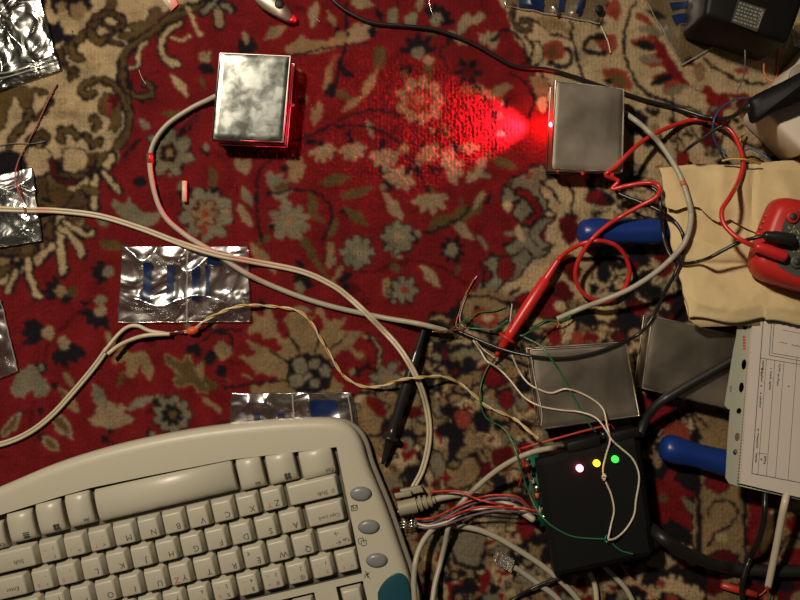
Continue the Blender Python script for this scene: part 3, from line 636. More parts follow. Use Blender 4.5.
film_bag('zip_bag', 'shadowed clear bag in the upper right corner behind the power adapter', [(792,26),(830,10),(830,60),(794,46)], M['film_dim'], 30, 40, seams=((0,0,.03,1),), seed=23, amp=.003)
# ---------------------------------------------------------------- tin boxes
def tin_box(label, top, h, mt, inset=.0006, flange=.007, cat='tin box', leds=(), corner=None, dent=0, z0=.0005, group=None):
    c = W(sum(p[0] for p in top)/4, sum(p[1] for p in top)/4, z0); t = thing('tin_box', label, cat, c, group)
    T_ = [W(x,y,h) for x,y in top]; ctr = sum(T_, Vector())/4
    def ring(f, z): return [Vector((ctr.x+(p.x-ctr.x)*(1-f/(p-ctr).length), ctr.y+(p.y-ctr.y)*(1-f/(p-ctr).length), z)) for p in T_]
    bm = nb(); prism(bm, ring(inset*1.5,h-.001), ring(inset*1.5,z0)); prism(bm, ring(0,z0+.0028), ring(0,z0+.0002)) if False else None
    obj('body', bm, M['tin_dull'], t, bevel=.0012, smooth=False)
    # lid: folded sheet with turned-down sides
    bm = nb(); N = 26; g = [[None]*(N+1) for _ in range(N+1)]
    for j in range(N+1):
        for i in range(N+1):
            u, v = i/N, j/N; p = T_[0]*(1-u)*(1-v)+T_[1]*u*(1-v)+T_[2]*u*v+T_[3]*(1-u)*v
            e = min(u,1-u,v,1-v); d = dent*(min(abs(u-v),abs(u+v-1))*.5)*(e > 0)*noise.noise(Vector((u*3,v*3,7*dent*1000)))
            g[j][i] = bm.verts.new((p.x,p.y,h-(.0004 if e == 0 else 0)+d))
    for j in range(N):
        for i in range(N): bm.faces.new((g[j][i],g[j+1][i],g[j+1][i+1],g[j][i+1]))
    rim = [g[0][i] for i in range(N)]+[g[j][N] for j in range(N)]+[g[N][N-i] for i in range(N)]+[g[N-j][0] for j in range(N)]
    prev = rim
    for dz, out in ((-.0010,.0004),(-flange,.0005)):
        nx = [bm.verts.new((v.co.x+(v.co.x-ctr.x)/max(1e-6,(v.co-ctr).length)*out if prev is rim else v.co.x, v.co.y+(v.co.y-ctr.y)/max(1e-6,(v.co-ctr).length)*out if prev is rim else v.co.y, h+dz)) for v in prev]
        for k in range(len(prev)): bm.faces.new((prev[k],nx[k],nx[(k+1)%len(nx)],prev[(k+1)%len(nx)]))
        prev = nx
    o = obj('lid', bm, mt, t, split=True)
    bm = nb(); r_ = ring(.0002,h-.0001); tube(bm, r_+[r_[0]], .0007, 8, cap=False); obj('lid_rim', bm, M['tin_edge'], t)
    # rolled bottom edge
    bm = nb(); r_ = ring(-.0001,z0+.0008); tube(bm, r_+[r_[0]], .0005, 6, cap=False); obj('bottom_seam', bm, M['tin_edge'], t)
    raise_poly([(p.x,p.y) for p in T_], h+.0005)
    return t, T_, ctr
def led(name, px, py, z, r, m, parent, label=None, axis=(0,0,1), ln=None):
    bm = nb(); p = W(px,py,z); a = Vector(axis).normalized(); ln = ln or r*1.2
    lathe(bm, p-a*ln, p+a*r, [(0,r*1.15),(.12,r*1.15),(.13,r),(.5,r),(.68,r*.92),(.82,r*.75),(.93,r*.45),(1,r*.05)], 14)
    return obj(name, bm, m, parent, label=label)
H1 = .022
t1, T1, c1 = tin_box('bright mottled tin box left of the red light beam', [(220,53),(290.5,56),(283,142),(212,139.5)], H1, M['tin'], dent=.0002)
led('light_sensor', 292.5, 105, .012, .0014, M['clear'], t1, 'small clear lens on the side', (1,0,0))
t2, T2, c2 = tin_box('upright grey tin box with a bright red light on its left side', [(555.5,80.5),(624,89),(622.5,172),(551,169)], H1, M['tin_dull'])
led('red_led', 551.5, 124.5, .0105, .0019, M['led_red_hot'], t2, 'bright red light pointing left', (-1,.0,0))
for x, y in ((557.5,169.5),(582.5,172.2),(612,174.5)): led('red_led', x, y+1.2, .014, .0012, M['led_red_dim'], t2, 'faint red light on the lower side', (0,-1,0))
t3, T3, c3 = tin_box('grey tin box with thin wires lying across it above the black enclosure', [(530.5,350),(626,344),(640,416),(542,429)], H1, M['tin_dull'])
t4, T4, c4 = tin_box('grey tin box crossed by a thick black cable beside the plastic sleeve', [(652,316),(747,338),(737,411),(642,388)], H1, M['tin_dull'])
# the beam of the red LED, from the LED's own tip
pl = W(547.5,124.5,.0105)
light('red_led_beam', 'SPOT', pl, 6.0, (1,.04,.085), pl+Vector((-.1,.002,-.012)), spot_size=math.radians(70), spot_blend=1.0, shadow_soft_size=.0015)
light('red_led_glow', 'POINT', pl+Vector((-.002,0,0)), .05, (1,.01,.02), shadow_soft_size=.001)
for x, y in ((557.5,176),(582.5,178)): light('red_led_glow', 'POINT', W(x,y,.010), .00012, (1,.01,.02), shadow_soft_size=.001)
# ---------------------------------------------------------------- keyboard
KC = math.atan2(-.228,-.974); KO = W(272,500,.0195); U = .01876
kx = Vector((-.974,-.228,0)).normalized(); ky = Vector((.228,-.974,0)).normalized()
def KP(u, v, z): return Vector((KO.x,KO.y,0))+kx*(u*U)+ky*(v*U)+Vector((0,0,z))
kb = thing('computer_keyboard', 'beige computer keyboard turned upside down along the bottom edge of the carpet', 'keyboard', W(170,540,0))
ZT = .0165
out_px = cr(pts('-200,590 -130,548 -60,512 0,487 50,466 100,450 150,438 200,429 250,423 300,419.5 335,420 352,428 362,443 369,466 385,505 400,548 411,583 424,650 430,740 380,790 200,830 0,872 -200,920 -270,900 -270,650'), 4, True)
outl = [W(q[0],q[1],ZT) for q in out_px]
def offs(loop, d, z):
    n = len(loop); r = []
    cx = sum(p.x for p in loop)/n; cy = sum(p.y for p in loop)/n
    area = sum(loop[i-1].x*loop[i].y-loop[i].x*loop[i-1].y for i in range(n)); sg = 1 if area > 0 else -1
    for i in range(n):
        t = (loop[(i+1)%n]-loop[i-1]); t.z = 0; t.normalize(); r.append(Vector((loop[i].x-t.y*d*sg, loop[i].y+t.x*d*sg, z)))
    return r
def KW(lst, z): return [KP(u,v,z) for u,v in lst]
def PXL(s, z): return [W(x,y,z) for x,y in pts(s)]
well = PXL('336.5,447 300,451.5 232,459.5 150,475.5 90,488 60,496.5 0,515 -60,536 -150,570', ZT)
well = well+KW([(17.2,3.62),(-2.74,3.62)], ZT)
wells = [well, KW([(-2.7,3.9),(-1.62,3.9),(-1.62,5),(-2.7,5)],ZT), KW([(-.75,3.9),(3.32,3.9),(3.32,5),(-.75,5)],ZT), KW([(3.8,3.9),(7.85,3.9),(7.85,5),(3.8,5)],ZT), KW([(8.3,3.9),(12.3,3.9),(12.3,5),(8.3,5)],ZT)]
bm = nb(); lo = [offs(outl,0,.0055), offs(outl,0,.0105), offs(outl,.0008,.0132), offs(outl,.0025,.0152), offs(outl,.005,.0161), offs(outl,.008,ZT)]
rows = [[bm.verts.new(p) for p in l] for l in lo]; n = len(rows[0])
for a, b in zip(rows, rows[1:]):
    for i in range(n): bm.faces.new((a[i],a[(i+1)%n],b[(i+1)%n],b[i]))
bm.faces.new(rows[0][::-1])
edges = [bm.edges.get((rows[-1][i],rows[-1][(i+1)%n])) for i in range(n)]; holes = []
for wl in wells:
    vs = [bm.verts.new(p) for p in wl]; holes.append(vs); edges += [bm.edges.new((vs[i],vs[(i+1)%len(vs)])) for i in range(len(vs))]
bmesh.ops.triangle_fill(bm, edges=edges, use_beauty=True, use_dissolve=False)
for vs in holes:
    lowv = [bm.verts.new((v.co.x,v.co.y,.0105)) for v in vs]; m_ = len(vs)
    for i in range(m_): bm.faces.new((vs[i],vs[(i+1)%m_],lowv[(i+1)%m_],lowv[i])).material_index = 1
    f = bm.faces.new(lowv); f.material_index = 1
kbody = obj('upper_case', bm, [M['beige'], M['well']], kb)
es = kbody.modifiers.new('es','EDGE_SPLIT'); es.split_angle = math.radians(40)
lowl = [p+Vector((.0042*max(0,min(1,(p.x+.06)/.03)),0,0)) for p in outl]
bm = nb(); loopstack(bm, [offs(lowl,.002,.0012), offs(lowl,0,.0028), offs(lowl,0,.0062), offs(lowl,.001,.0075)]); obj('lower_case', bm, M['beige_dark'], kb, label='grey beige lower case')
raise_poly([(p.x,p.y) for p in offs(lowl,-.001,0)], .0175)
def keycap(u, v, wu=1, hv=1, leg=(), convex=0, tall=0):
    bm = nb(); g = .03; hw, hh = wu/2-g, hv/2-g; ins = .115; zb, zt = .0108, .0192+tall
    def ring(dx, dy, z, oy=0):
        pr = []; r = .06
        for cx, cy, a0 in ((hw-dx,hh-dy,0),(-hw+dx,hh-dy,90),(-hw+dx,-hh+dy,180),(hw-dx,-hh+dy,270)):
            for a in (0,45,90):
                an = math.radians(a0+a); pr.append(KP(u+cx-math.copysign(r,cx)+r*math.cos(an), v+oy+cy-math.copysign(r,cy)+r*math.sin(an), z))
        return pr
    if not convex:
        loopstack(bm, [ring(0,0,zb), ring(.02,.02,zb+.0015), ring(ins*.75,ins*.7,zt-.0014,.02), ring(ins*.95,ins*.85,zt-.0004,.02), ring(ins*1.35,ins*1.2,zt,.02)])
        # shallow dish
    else:
        rows = []; NS = 12
        for k in range(NS+1):
            s = -1+2*k/NS; yy = s*(hh-.05); zz = zt-.0006-convex*(s-.1)**2-.0016*abs(s)**6
            rows.append([bm.verts.new(KP(u-hw+ins*.55,v+yy,zz-.0022)), bm.verts.new(KP(u-hw+ins*1.1,v+yy,zz)), bm.verts.new(KP(u+hw-ins*1.1,v+yy,zz)), bm.verts.new(KP(u+hw-ins*.55,v+yy,zz-.0022))])
        for a, b in zip(rows, rows[1:]):
            for i in range(3): bm.faces.new((a[i],a[i+1],b[i+1],b[i]))
        rim = rows[0]+[r_[3] for r_ in rows[1:]]+rows[-1][2::-1]+[r_[0] for r_ in rows[-2:0:-1]]
        cx = KP(u,v,0); base = []
        for q in rim:
            d = q.co-cx; base.append(bm.verts.new((q.co.x+d.x/max(1e-6,d.xy.length)*.0007, q.co.y+d.y/max(1e-6,d.xy.length)*.0007, zb)))
        for i in range(len(rim)): bm.faces.new((rim[i],rim[(i+1)%len(rim)],base[(i+1)%len(rim)],base[i]))
        bm.faces.new(base)
    ex, ey = -kx, -ky  # reading directions are kx, ky for the typist
    for txt, du, dv, size, mi in leg:
        z_ = zt if not convex else zt-.0006-convex*((dv/(hh-.05))-.1)**2+.0001
        write(bm, txt, KP(u+du, v+dv+.02, z_+.00002), kx, ky, size, mi)
    return obj('key', bm, [M['key'], M['print_dark'], M['print_red']], kb)
def letter(ch): return (ch,-.17,.16,.0062,1)
def small(ch, du, dv, mi=1, s=.0042): return (ch,du,dv,s,mi)
for i, ch in enumerate('ZXCVBNM'):
    keycap(i*.985, -.02, 1, 1, [letter(ch)]+([('Y',.13,.2,.0058,2)] if ch == 'Z' else []))
keycap(6.9,-.02,1,1,[small('<',-.17,.2),small(',',-.17,-.12),small('?',.14,.2,2)]); keycap(7.88,-.02,1,1,[small('>',-.17,.2),small('.',-.17,-.12),small(':',.16,.1)]); keycap(8.87,-.02,1,1,[small('?',-.17,.2),small('/',-.17,-.12),small('_',.16,-.1,2),small('-',.16,.2,2)])
keycap(10.72,-.02,2.7,1,[('Shift',-.6,.1,.0044,1)]); keycap(-1.62,0,2.15,1,[('Shift',-.35,.18,.0044,1),('⇧',-.78,.18,.004,1)])
for i, ch in enumerate('ASDFGHJKL'): keycap(-.5+i*.99,.98,1,1,[letter(ch)])
keycap(8.42,.98,1,1,[small(':',-.17,.2),small(';',-.17,-.12),small('ő',.16,.2,2)]); keycap(9.4,.98,1,1,[small('"',-.17,.2),small("'",-.17,-.12),small('á',.16,.2,2)]); keycap(11.1,.98,2.3,1,[('Enter',-.5,.1,.0044,1)])
keycap(-1.88,.98,1.62,1,[('Caps Lock',-.12,.12,.0038,1)])
for i, ch in enumerate('QWERTYUIOP'):
    keycap(-.77+i*.985,1.98,1,1,[letter(ch)]+([('Z',.15,.2,.0062,2)] if ch == 'Y' else [])+([('€',.18,-.16,.004,1)] if ch == 'E' else []))
for i in range(3): keycap(9.1+i*.99,1.98,1 if i < 2 else 1.4,1,[small('{}|'[i],-.17,.2),small('[]\\'[i],-.17,-.12),small('őúű'[i],.16,.16,2)])
keycap(-2.04,1.98,1.45,1,[('Tab',-.42,.16,.0036,1),('←',-.1,.2,.005,1),('→',-.1,-.16,.005,1)])
for i, (a, b) in enumerate(zip('~!@#$%^&*()_+','`1234567890-=')):
    keycap(-2.27+i*.985,2.98,1,1,[small(a,-.18,.2),small(b,-.18,-.14)]+[small('0\'"+!%/=()öüó'[i],.16,.2,2,.0036), small('í~ˇ^˘°˛`˙´˝¨¸'[i],.16,-.14,2,.0036)])
keycap(10.95,2.98,1.9,1,[('←',-.3,.1,.005,1)])
for uu, tx in ((-2.16,'Esc'),(-.22,'F1'),(.78,'F2'),(1.78,'F3'),(2.78,'F4'),(4.32,'F5'),(5.32,'F6'),(6.32,'F7'),(7.32,'F8'),(8.8,'F9'),(9.8,'F10'),(10.8,'F11'),(11.8,'F12')): keycap(uu,4.45,.95,.98,[(tx,-.1,.18,.0036,1)])
# bottom row, tall rounded keys
WIN = '⊞'
def winlogo(o_, u, v, z):
    pass
keycap(-2.02,-.99,1.5,1.26,[('Ctrl',-.42,.34,.0036,1)],convex=.0011)
k1 = keycap(-.62,-1.12,1.3,1.32,[],convex=.0011); keycap(.60,-1.19,1.17,1.38,[('Alt',-.2,.42,.0034,1)],convex=.0013)
keycap(4.0,-1.29,5.7,1.42,[],convex=.0026)
keycap(7.42,-1.33,1.18,1.42,[('Alt',-.2,.42,.0034,1)],convex=.0013); keycap(8.6,-1.28,1.2,1.38,[],convex=.0012); keycap(9.78,-1.2,1.2,1.3,[],convex=.0011); keycap(11.1,-1.05,1.42,1.2,[('Ctrl',-.42,.34,.0036,1)],convex=.0011)
for uu, vv in ((-.80,-.78),(8.40,-.90)):                                
    bm = nb()
    #                                # four-pane flag printed on the two logo keys
    for a in (0,1):
        for b in (0,1):
            x0, y0 = uu+a*.13-.12, vv+b*.12-.1; sk = .03
            bm.faces.new([bm.verts.new(KP(x0+dx+sk*dy*3,y0+dy+sk*dx*3,.01875)) for dx,dy in ((0,0),(.11,0),(.11,.1),(0,.1))])
    obj('key_logo', bm, M['print_dark'], kb)
bm = nb()
for k in range(4):
    bm.faces.new([bm.verts.new(KP(9.5+dx,-.95+k*.07+dy,.0188)) for dx,dy in ((0,0),(.24,0),(.24,.035),(0,.035))])
obj('key_logo', bm, M['print_dark'], kb)
for x, y in ((361,494),(369,527),(377,560.5)):
    bm = nb(); c = W(x,y,ZT); L0 = []
    for rr, zz in ((1.12,.0),(1.0,.0002),(.95,.0011),(.75,.0017),(.4,.0020),(.08,.0021)):
        L0.append([c+Vector((math.cos(a)*.0072*rr, math.sin(a)*.0049*rr, zz)) for a in [2*math.pi*k/28 for k in range(28)]])
    loopstack(bm, L0); obj('round_button', bm, M['button'], kb, label='oval grey button')
bm = nb()
def kstroke(x, y, segs):
    for a, b in segs: stroke(bm, (x+a[0],y+a[1]), (x+b[0],y+b[1]), .0005, ZT+.0001, 0)
kstroke(354,508,[((-3,-2),(3,-3)),((3,-3),(3.5,2)),((3.5,2),(-2.5,3)),((-2.5,3),(-3,-2)),((-3,-2),(1,1)),((3,-3),(1,1)),((-1,-3),(-1,2))])
kstroke(362,542,[((-4,-3),(1,-4)),((1,-4),(2,1)),((-4,-3),(-3,2)),((-1,-1),(4,-2)),((4,-2),(4.5,3)),((4.5,3),(0,4)),((0,4),(-1,-1)),((-3,2),(-1,2))])
kstroke(367,575,[((-2,-4),(3,4)),((3,-3),(-3,3)),((-3,0),(2,-1)),((0,-3),(1,3))])
obj('button_icons', bm, M['print_dark'], kb)
bm = nb(); tp = [W(x,y,ZT+.0009) for x,y in [(v[0],v[1]) for v in cr(pts('378,602 379,590 386,580 396,573.5 405,576 409,588 414,610 421,650 424,690 400,700 384,660'),4,True)]]
prism(bm, tp, [Vector((p.x,p.y,ZT-.0006)) for p in tp]); obj('corner_panel', bm, M['teal'], kb, bevel=.0004, label='teal corner panel')
# ---------------------------------------------------------------- black enclosure with three lights
HB = .034
eb = thing('electronics_enclosure', 'black plastic project box with red, yellow and green lights on top', 'enclosure', W(598,505,0))
topq = [(536,460),(640,437),(656,556),(556,578)]
bm = nb(); slab(bm, topq, .001, .020); obj('base_shell', bm, M['black_abs'], eb, bevel=.001)
bm = nb(); slab(bm, topq, .0208, HB); obj('top_shell', bm, M['black_abs'], eb, bevel=.0042, seg=1, smooth=False)
bm = nb(); slab(bm, [(567,443),(601,435.5),(601.5,446),(568,453.5)], .012, HB-.0025); obj('cable_collar', bm, M['black_abs'], eb, bevel=.001); bm = nb(); slab(bm, [(606,434.5),(638,427.5),(641,437),(607,445)], .012, HB-.0035); obj('cable_collar', bm, M['black_abs'], eb, bevel=.001)
for x, y in ((602,436),): 
    bm = nb(); p = W(603.5,434,.028); lathe(bm, p+Vector((0,-.003,0)), p+Vector((0,.0016,0)), [(0,.0028),(.9,.0028),(1,.0018)], 14); obj('cable_grommet', bm, M['cable_black'], eb)
for x, y, c_, nm in ((580,468.5,'led_red','red light'),(597,463.5,'led_yellow','yellow light'),(615.5,459.5,'led_green','green light')):
    led('indicator_light', x, y, HB+.0022, .0025, M[c_], eb, nm, (0,0,1), .003)
raise_poly([W(x,y,HB).xy for x,y in topq], HB+.0002)
# circuit board poking out of the open left side
pb = thing('circuit_board', 'narrow green circuit board sticking out of the left side of the black enclosure', 'circuit board', W(534,480,.010))
bq = [(523,455),(538,452),(553,524),(540,527)]
bm = nb(); slab(bm, bq, .0100, .0116); obj('board', bm, M['pcb'], pb)
random.seed(4)
for k in range(9):
    f = .06+.1*k; x = 522+(540-523)*f+random.uniform(3,8); y = 455+72*f
    bm = nb(); c = W(x,y,.0118); sx, sy, sz = random.uniform(.001,.0022), random.uniform(.0012,.0024), random.uniform(.001,.003)
    if k % 3: prism(bm, [c+Vector((a*sx,b*sy,sz)) for a,b in ((-1,-1),(1,-1),(1,1),(-1,1))], [c+Vector((a*sx*1.05,b*sy*1.05,0)) for a,b in ((-1,-1),(1,-1),(1,1),(-1,1))])
    else: lathe(bm, c, c+Vector((0,0,sz+.002)), [(0,sx*1.2),(.85,sx*1.2),(1,sx*.9)], 12)
    obj('component', bm, [M['solder'], M['wire_orange'], M['black_abs'], M['cable_cream']][k % 4], pb)
bm = nb()
for k in range(7):
    c = W(529+k*2.3, 462+9*k, .0119); lathe(bm, c, c+Vector((0,0,.001)), [(0,.001),(.6,.0009),(1,.0002)], 8)
obj('solder_joints', bm, M['solder'], pb)
for a in range(3):
    bm = nb(); q = W(528+a*.4,458+3*a,.0118)
raise_poly([W(x,y,.0116).xy for x,y in bq], .016)
# ---------------------------------------------------------------- blue screwdrivers
def screwdriver(label, a, b, z, r, ext):
    A, B = W(*a,z), W(*b,z); t = thing('screwdriver', label, 'screwdriver', W((a[0]+b[0])/2,(a[1]+b[1])/2,.0))
    bm = nb(); seg = 24; ax = (B-A).normalized(); s = ax.cross(Vector((0,0,1))).normalized(); up = s.cross(ax)
    prof = [(0,.05),(.01,.45),(.03,.72),(.07,.90),(.14,1.0),(.24,1.0),(.34,.9),(.5,.86),(.7,.9),(.85,.95),(.92,.9),(.96,.78),(1,.6)]; loops = []
    for f, q in prof:
        loops.append([A+(B-A)*f+(s*math.cos(2*math.pi*k/seg)+up*math.sin(2*math.pi*k/seg))*r*q*(1-.07*(k%4 == 0)*(.1 < f < .9)) for k in range(seg)])
    loopstack(bm, loops); obj('handle', bm, M['blue_handle'], t)
    bm = nb(); lathe(bm, B, B+ax*ext, [(0,.0028),(.9,.0028),(.93,.0034),(1,.001)], 14); obj('shaft', bm, M['steel'], t)
    raise_poly([(A+s*r*.7).xy,(B+s*r*.7).xy,(B-s*r*.7).xy,(A-s*r*.7).xy], z+r*.7); raise_poly([(A+s*r*.4).xy,(B+s*r*.4).xy,(B-s*r*.4).xy,(A-s*r*.4).xy], z+r)
    return t
screwdriver('blue-handled screwdriver reaching under the paper bag', (577,233), (669,231), .0114, .0108, .06)
screwdriver('blue-handled screwdriver reaching under the plastic sleeve', (660,446), (737,466), .0112, .0106, .05)
# ---------------------------------------------------------------- black power adapter
pa = thing('power_adapter', 'big black plug-in power adapter with a printed label, in the top right', 'power adapter', W(740,40,0))
bm = nb(); zt = .048
topq2 = [(712,-34),(806,-4),(789,44),(704,16)]
tp = [W(x,y,zt) for x,y in topq2]; prism(bm, tp, [Vector((p.x*.995,p.y*.995,.001)) for p in tp]); obj('body', bm, M['black_rough'], pa, bevel=.004, seg=3)
bm = nb(); lq = [(738,0),(766,9),(757,32),(731,22)]; slab(bm, lq, zt+.00002, zt+.0002, 0)
random.seed(9)
e1 = Vector((28,9,0)); 
for r_ in range(6):
    f = .1+.15*r_; xx = .08
    while xx < .9:
        wd = random.uniform(.04,.14); a = (738+28*xx-8*f, 0+9*xx+22.5*f); b = (738+28*min(.93,xx+wd)-8*f, 0+9*min(.93,xx+wd)+22.5*f)
        stroke(bm, a, b, .0013, zt+.0003, 1); xx += wd+.04
stroke(bm, (763,10),(757,28), .0016, zt+.0003, 1)
obj('label', bm, [M['label_grey'], M['label_print']], pa, smooth=False, label='grey label with rows of small print')
raise_poly([p.xy for p in tp], zt)
# ---------------------------------------------------------------- white power strip
ps = thing('power_strip', 'white power strip with a black plug, at the right edge above the paper bag', 'power strip', W(790,100,0))
zs = .036
spx = [(746.5,113),(749,106),(768,92),(845,-6),(892,44),(794,131),(783,137),(776,135)]
spq = [(766,113),(765,109),(768,104),(850,8),(908,60),(816,146),(808,150),(802,149)]
bm = nb(); tp = [W(x,y,zs) for x,y in spq]; ctr = sum(tp,Vector())/len(tp)
loopstack(bm, [[Vector((p.x,p.y,.001)) for p in offs(tp,-.002,0)], [Vector((p.x,p.y,zs-.006)) for p in offs(tp,-.0012,0)], [Vector((p.x,p.y,zs-.0015)) for p in tp], [Vector((p.x,p.y,zs)) for p in offs(tp,.0018,0)]])
obj('housing', bm, M['white_strip'], ps, bevel=.001)
for x, y in ((806,80),(846,36)):
    bm = nb(); c = W(x,y,zs); lathe(bm, c+Vector((0,0,-.0002)), c+Vector((0,0,.0016)), [(0,.0125),(.7,.0125),(1,.0118)], 32); obj('socket', bm, M['beige_dark'], ps, label='round grey socket')
    bm = nb()
    for s in (-1,1):
        q = c+Vector((.005*s,.0035*s,.0017)); lathe(bm, q, q+Vector((0,0,.0003)), [(0,.0024),(1,.0022)], 12)
    obj('socket_holes', bm, M['well'], ps)
raise_poly([p.xy for p in tp], zs+.001)
pg = thing('mains_plug', 'flat black mains plug lying across the white power strip', 'plug', W(785,92,zs))
zp = zs+.0025
bm = nb(); q0 = cr(pts('752,99 762,92 785,81 850,50 856,82 812,97 790,106 772,113 758,120 754,110'),4,True)
tp = [W(a[0],a[1],zp+.013) for a in q0]; loopstack(bm, [[Vector((p.x,p.y,zp)) for p in offs(tp,.001,0)], [Vector((p.x,p.y,zp+.003)) for p in offs(tp,-.0005,0)], [Vector((p.x,p.y,zp+.010)) for p in offs(tp,-.0005,0)], [Vector((p.x,p.y,zp+.013)) for p in offs(tp,.002,0)]])
obj('plug_body', bm, M['black_rough'], pg)
bm = nb(); lathe(bm, W(752,106,zp+.006), W(742,110,zp+.006), [(0,.0055),(.3,.0045),(1,.0022)], 14); obj('strain_relief', bm, M['cable_black'], pg)
# ---------------------------------------------------------------- thick cables that pass below sleeve and bag
cable('mains_cable', 'thick black cable curving across a grey tin box and in under the plastic sleeve', 'cable', '640,434 646,419 658,404 680,390 706,375 726,363.5 745,353 770,340 800,330', .0034, M['cable_black_thick'], ends=(.016,None))
# ---------------------------------------------------------------- plastic sleeve with a printed form
ZS = .0335
zsl = lambda x, y: ZS
def sheet(bm, poly, z0, z1, mi=0): return prism(bm, [W(x,y,z1) for x,y in poly], [Vector((*W(x,y,z1).xy,z0)) for x,y in poly], mi)
slv = thing('plastic_sleeve', 'clear punched-pocket sleeve holding a printed form at the right edge', 'plastic sleeve', W(745,400,ZS))
bm = nb(); ln = [(739,305),(727.5,440),(725.5,478),(729,483.5),(738.5,486.5),(742,450),(753,305)]
ho = []
for x, y, rx, ry in ((745.5,327,2.7,2.9),(744,364.5,2.7,5.2),(741.5,387.5,2.8,5.2),(739,411,2.8,3),(737.3,437,2.8,4.4),(735.3,452,2.6,3)):
    ho.append([(x+rx*math.cos(a)*.9-ry*math.sin(a)*.08, y+ry*math.sin(a)) for a in [2*math.pi*k/16 for k in range(16)]])
def holed(bm, outer, holes, z0, z1, mi=0):
    def lay(z):
        ed = []; lo_ = []
        for l in [outer]+holes:
            v = [bm.verts.new(Vector((*W(x,y,z1).xy,z))) for x,y in l]; lo_.append(v); ed += [bm.edges.new((v[i],v[(i+1)%len(v)])) for i in range(len(v))]
        r = bmesh.ops.triangle_fill(bm, edges=ed, use_beauty=True)
        for f in r['geom']:
            if isinstance(f, bmesh.types.BMFace): f.material_index = mi
        return lo_
    A, B = lay(z1), lay(z0)
    for a, b in zip(A,B):
        for i in range(len(a)): bm.faces.new((a[i],a[(i+1)%len(a)],b[(i+1)%len(a)],b[i])).material_index = mi
holed(bm, ln, ho, ZS, ZS+.0004)
for k in range(5): stroke(bm, (744+.1*k,336+k*2.9),(743.9+.1*k,338+k*2.9), .0018, ZS+.0005, 1)
obj('punched_strip', bm, [M['sleeve'], M['paper_red']], slv, smooth=False, label='milky strip with punched holes')
bm = nb()
for k in range(56):
    f = k/56; x, y = 752.5-15*f, 312+174*f; stroke(bm, (x,y),(x-.12,y+1.5), .0009, ZS+.0009, 0)
obj('welded_seam', bm, M['print_dark'], slv)
bm = nb(); tube(bm, [W(753.5,312,ZS+.0016), W(752,368,ZS+.0016), W(744,440,ZS+.0016), W(739.5,484,ZS+.0016)], .0006, 6); tube(bm, [W(739.5,485.5,ZS+.0003), W(770,492.5,ZS+.0003), W(820,504,ZS+.0003)], .0005, 6); obj('pocket_edge', bm, M['sleeve'], slv)
s2_ = thing('plastic_sleeve', 'yellowish edge of a second punched sleeve lying beneath the first one', 'plastic sleeve', W(731,380,ZS-.001))
bm = nb(); holed(bm, [(736.5,334),(733,352),(724.5,405),(728,409),(736,410),(739,334)], [], ZS-.0014, ZS-.0011); stroke(bm,(732.6,385),(731.2,387),.0007,ZS-.0010,1)
write(bm, '95', W(731.8,389,ZS-.001), Vector((0,1,0)), Vector((-1,0,0)), .0045, 1); obj('sleeve_edge', bm, [M['sleeve'], M['print_dark']], s2_, smooth=False)
ppr = [(754,306),(740.5,483.5),(840,507),(860,306)]
frm = thing('printed_form', 'white printed form with ruled table lines inside the plastic sleeve', 'paper', W(775,400,ZS))
bm = nb(); ZF = ZS+.0042
fs = sheet(bm, ppr, ZS+.0008, ZF); f0 = obj('paper_stack', bm, M['paper'], frm, smooth=False)
bm = nb(); zf = ZF+.00005
def ul(u, v):                                                       # u across the lines, v along them, in pixels
    a = Vector((763.2,320,0)); dv = Vector((-11.2,152,0))/152; du = Vector((1,.19,0)); q = a+dv*v+du*u; return (q.x,q.y)
for u, w_ in ((0,.0005),(6,.0003),(14.5,.0003),(23.5,.0003),(36,.0003),(52,.0003),(64,.0003)): stroke(bm, ul(u,38 if u in (6,14.5,23.5) else (-6 if u == 0 else 30)), ul(u,153.5 if u else 153.5), w_, zf, 0)
stroke(bm, ul(0,153.5), ul(80,153.5), .0005, zf, 0); stroke(bm, ul(4,132), ul(14.5,131.5), .0003, zf, 0)
for u in (8.5,11): stroke(bm, ul(u,-12), ul(u,33.5-(u-8.5)*1), .0004, zf, 0)
stroke(bm, ul(8.5,33.5), ul(80,33), .0004, zf, 0); stroke(bm, ul(11,31), ul(80,29.5), .0004, zf, 0); stroke(bm, ul(0,38), ul(80,36), .0004, zf, 0)
random.seed(31)
def scrib(u, v0, v1, s=1.6):                                        # a line of small print running along v
    v = v0
    while v < v1:
        l = random.uniform(.8,2.2)
        if random.random() < .86:
            a = random.uniform(-s/2,s/2)
            stroke(bm, ul(u+a,v), ul(u+random.uniform(-s/2,s/2),v+l), .0006, zf, 0); stroke(bm, ul(u-s/2,v+.3), ul(u+s/2,v+.5), .00045, zf, 0)
        v += l+.4
scrib(3,40,66); scrib(3,72,86); scrib(3,108,130); scrib(3,133,141); scrib(11.5,52,68); scrib(11.5,46,50); scrib(19,50,62); scrib(19.5,40,47); scrib(12,134,144,2.4); scrib(8.5,137,140,2); scrib(30,60,61); scrib(2.5,48,56,2.6)
def hscrib(v, u0, u1):
    u = u0
    while u < u1:
        l = random.uniform(.6,1.6); stroke(bm, ul(u,v+random.uniform(-.8,.8)), ul(u+l,v+random.uniform(-.8,.8)), .0006, zf, 0); u += l+.5
hscrib(18.5,18,25); hscrib(19,30,40); hscrib(19,44,58)
for k in range(5):
    hscrib(2+random.uniform(-1,1),12+7*k,15+7*k); stroke(bm, ul(13+7*k,1), ul(18+7*k,-8), .0003, zf, 0); stroke(bm, ul(18+7*k,1), ul(15+7*k,-8), .0003, zf, 0)
stroke(bm, ul(20,6), ul(70,7), .0003, zf, 0)
obj('form_print', bm, M['print_dark'], frm, smooth=False)
raise_poly([W(x,y,ZF).xy for x,y in ln[:5]+[(840,507),(860,305)]], ZF+.0004)
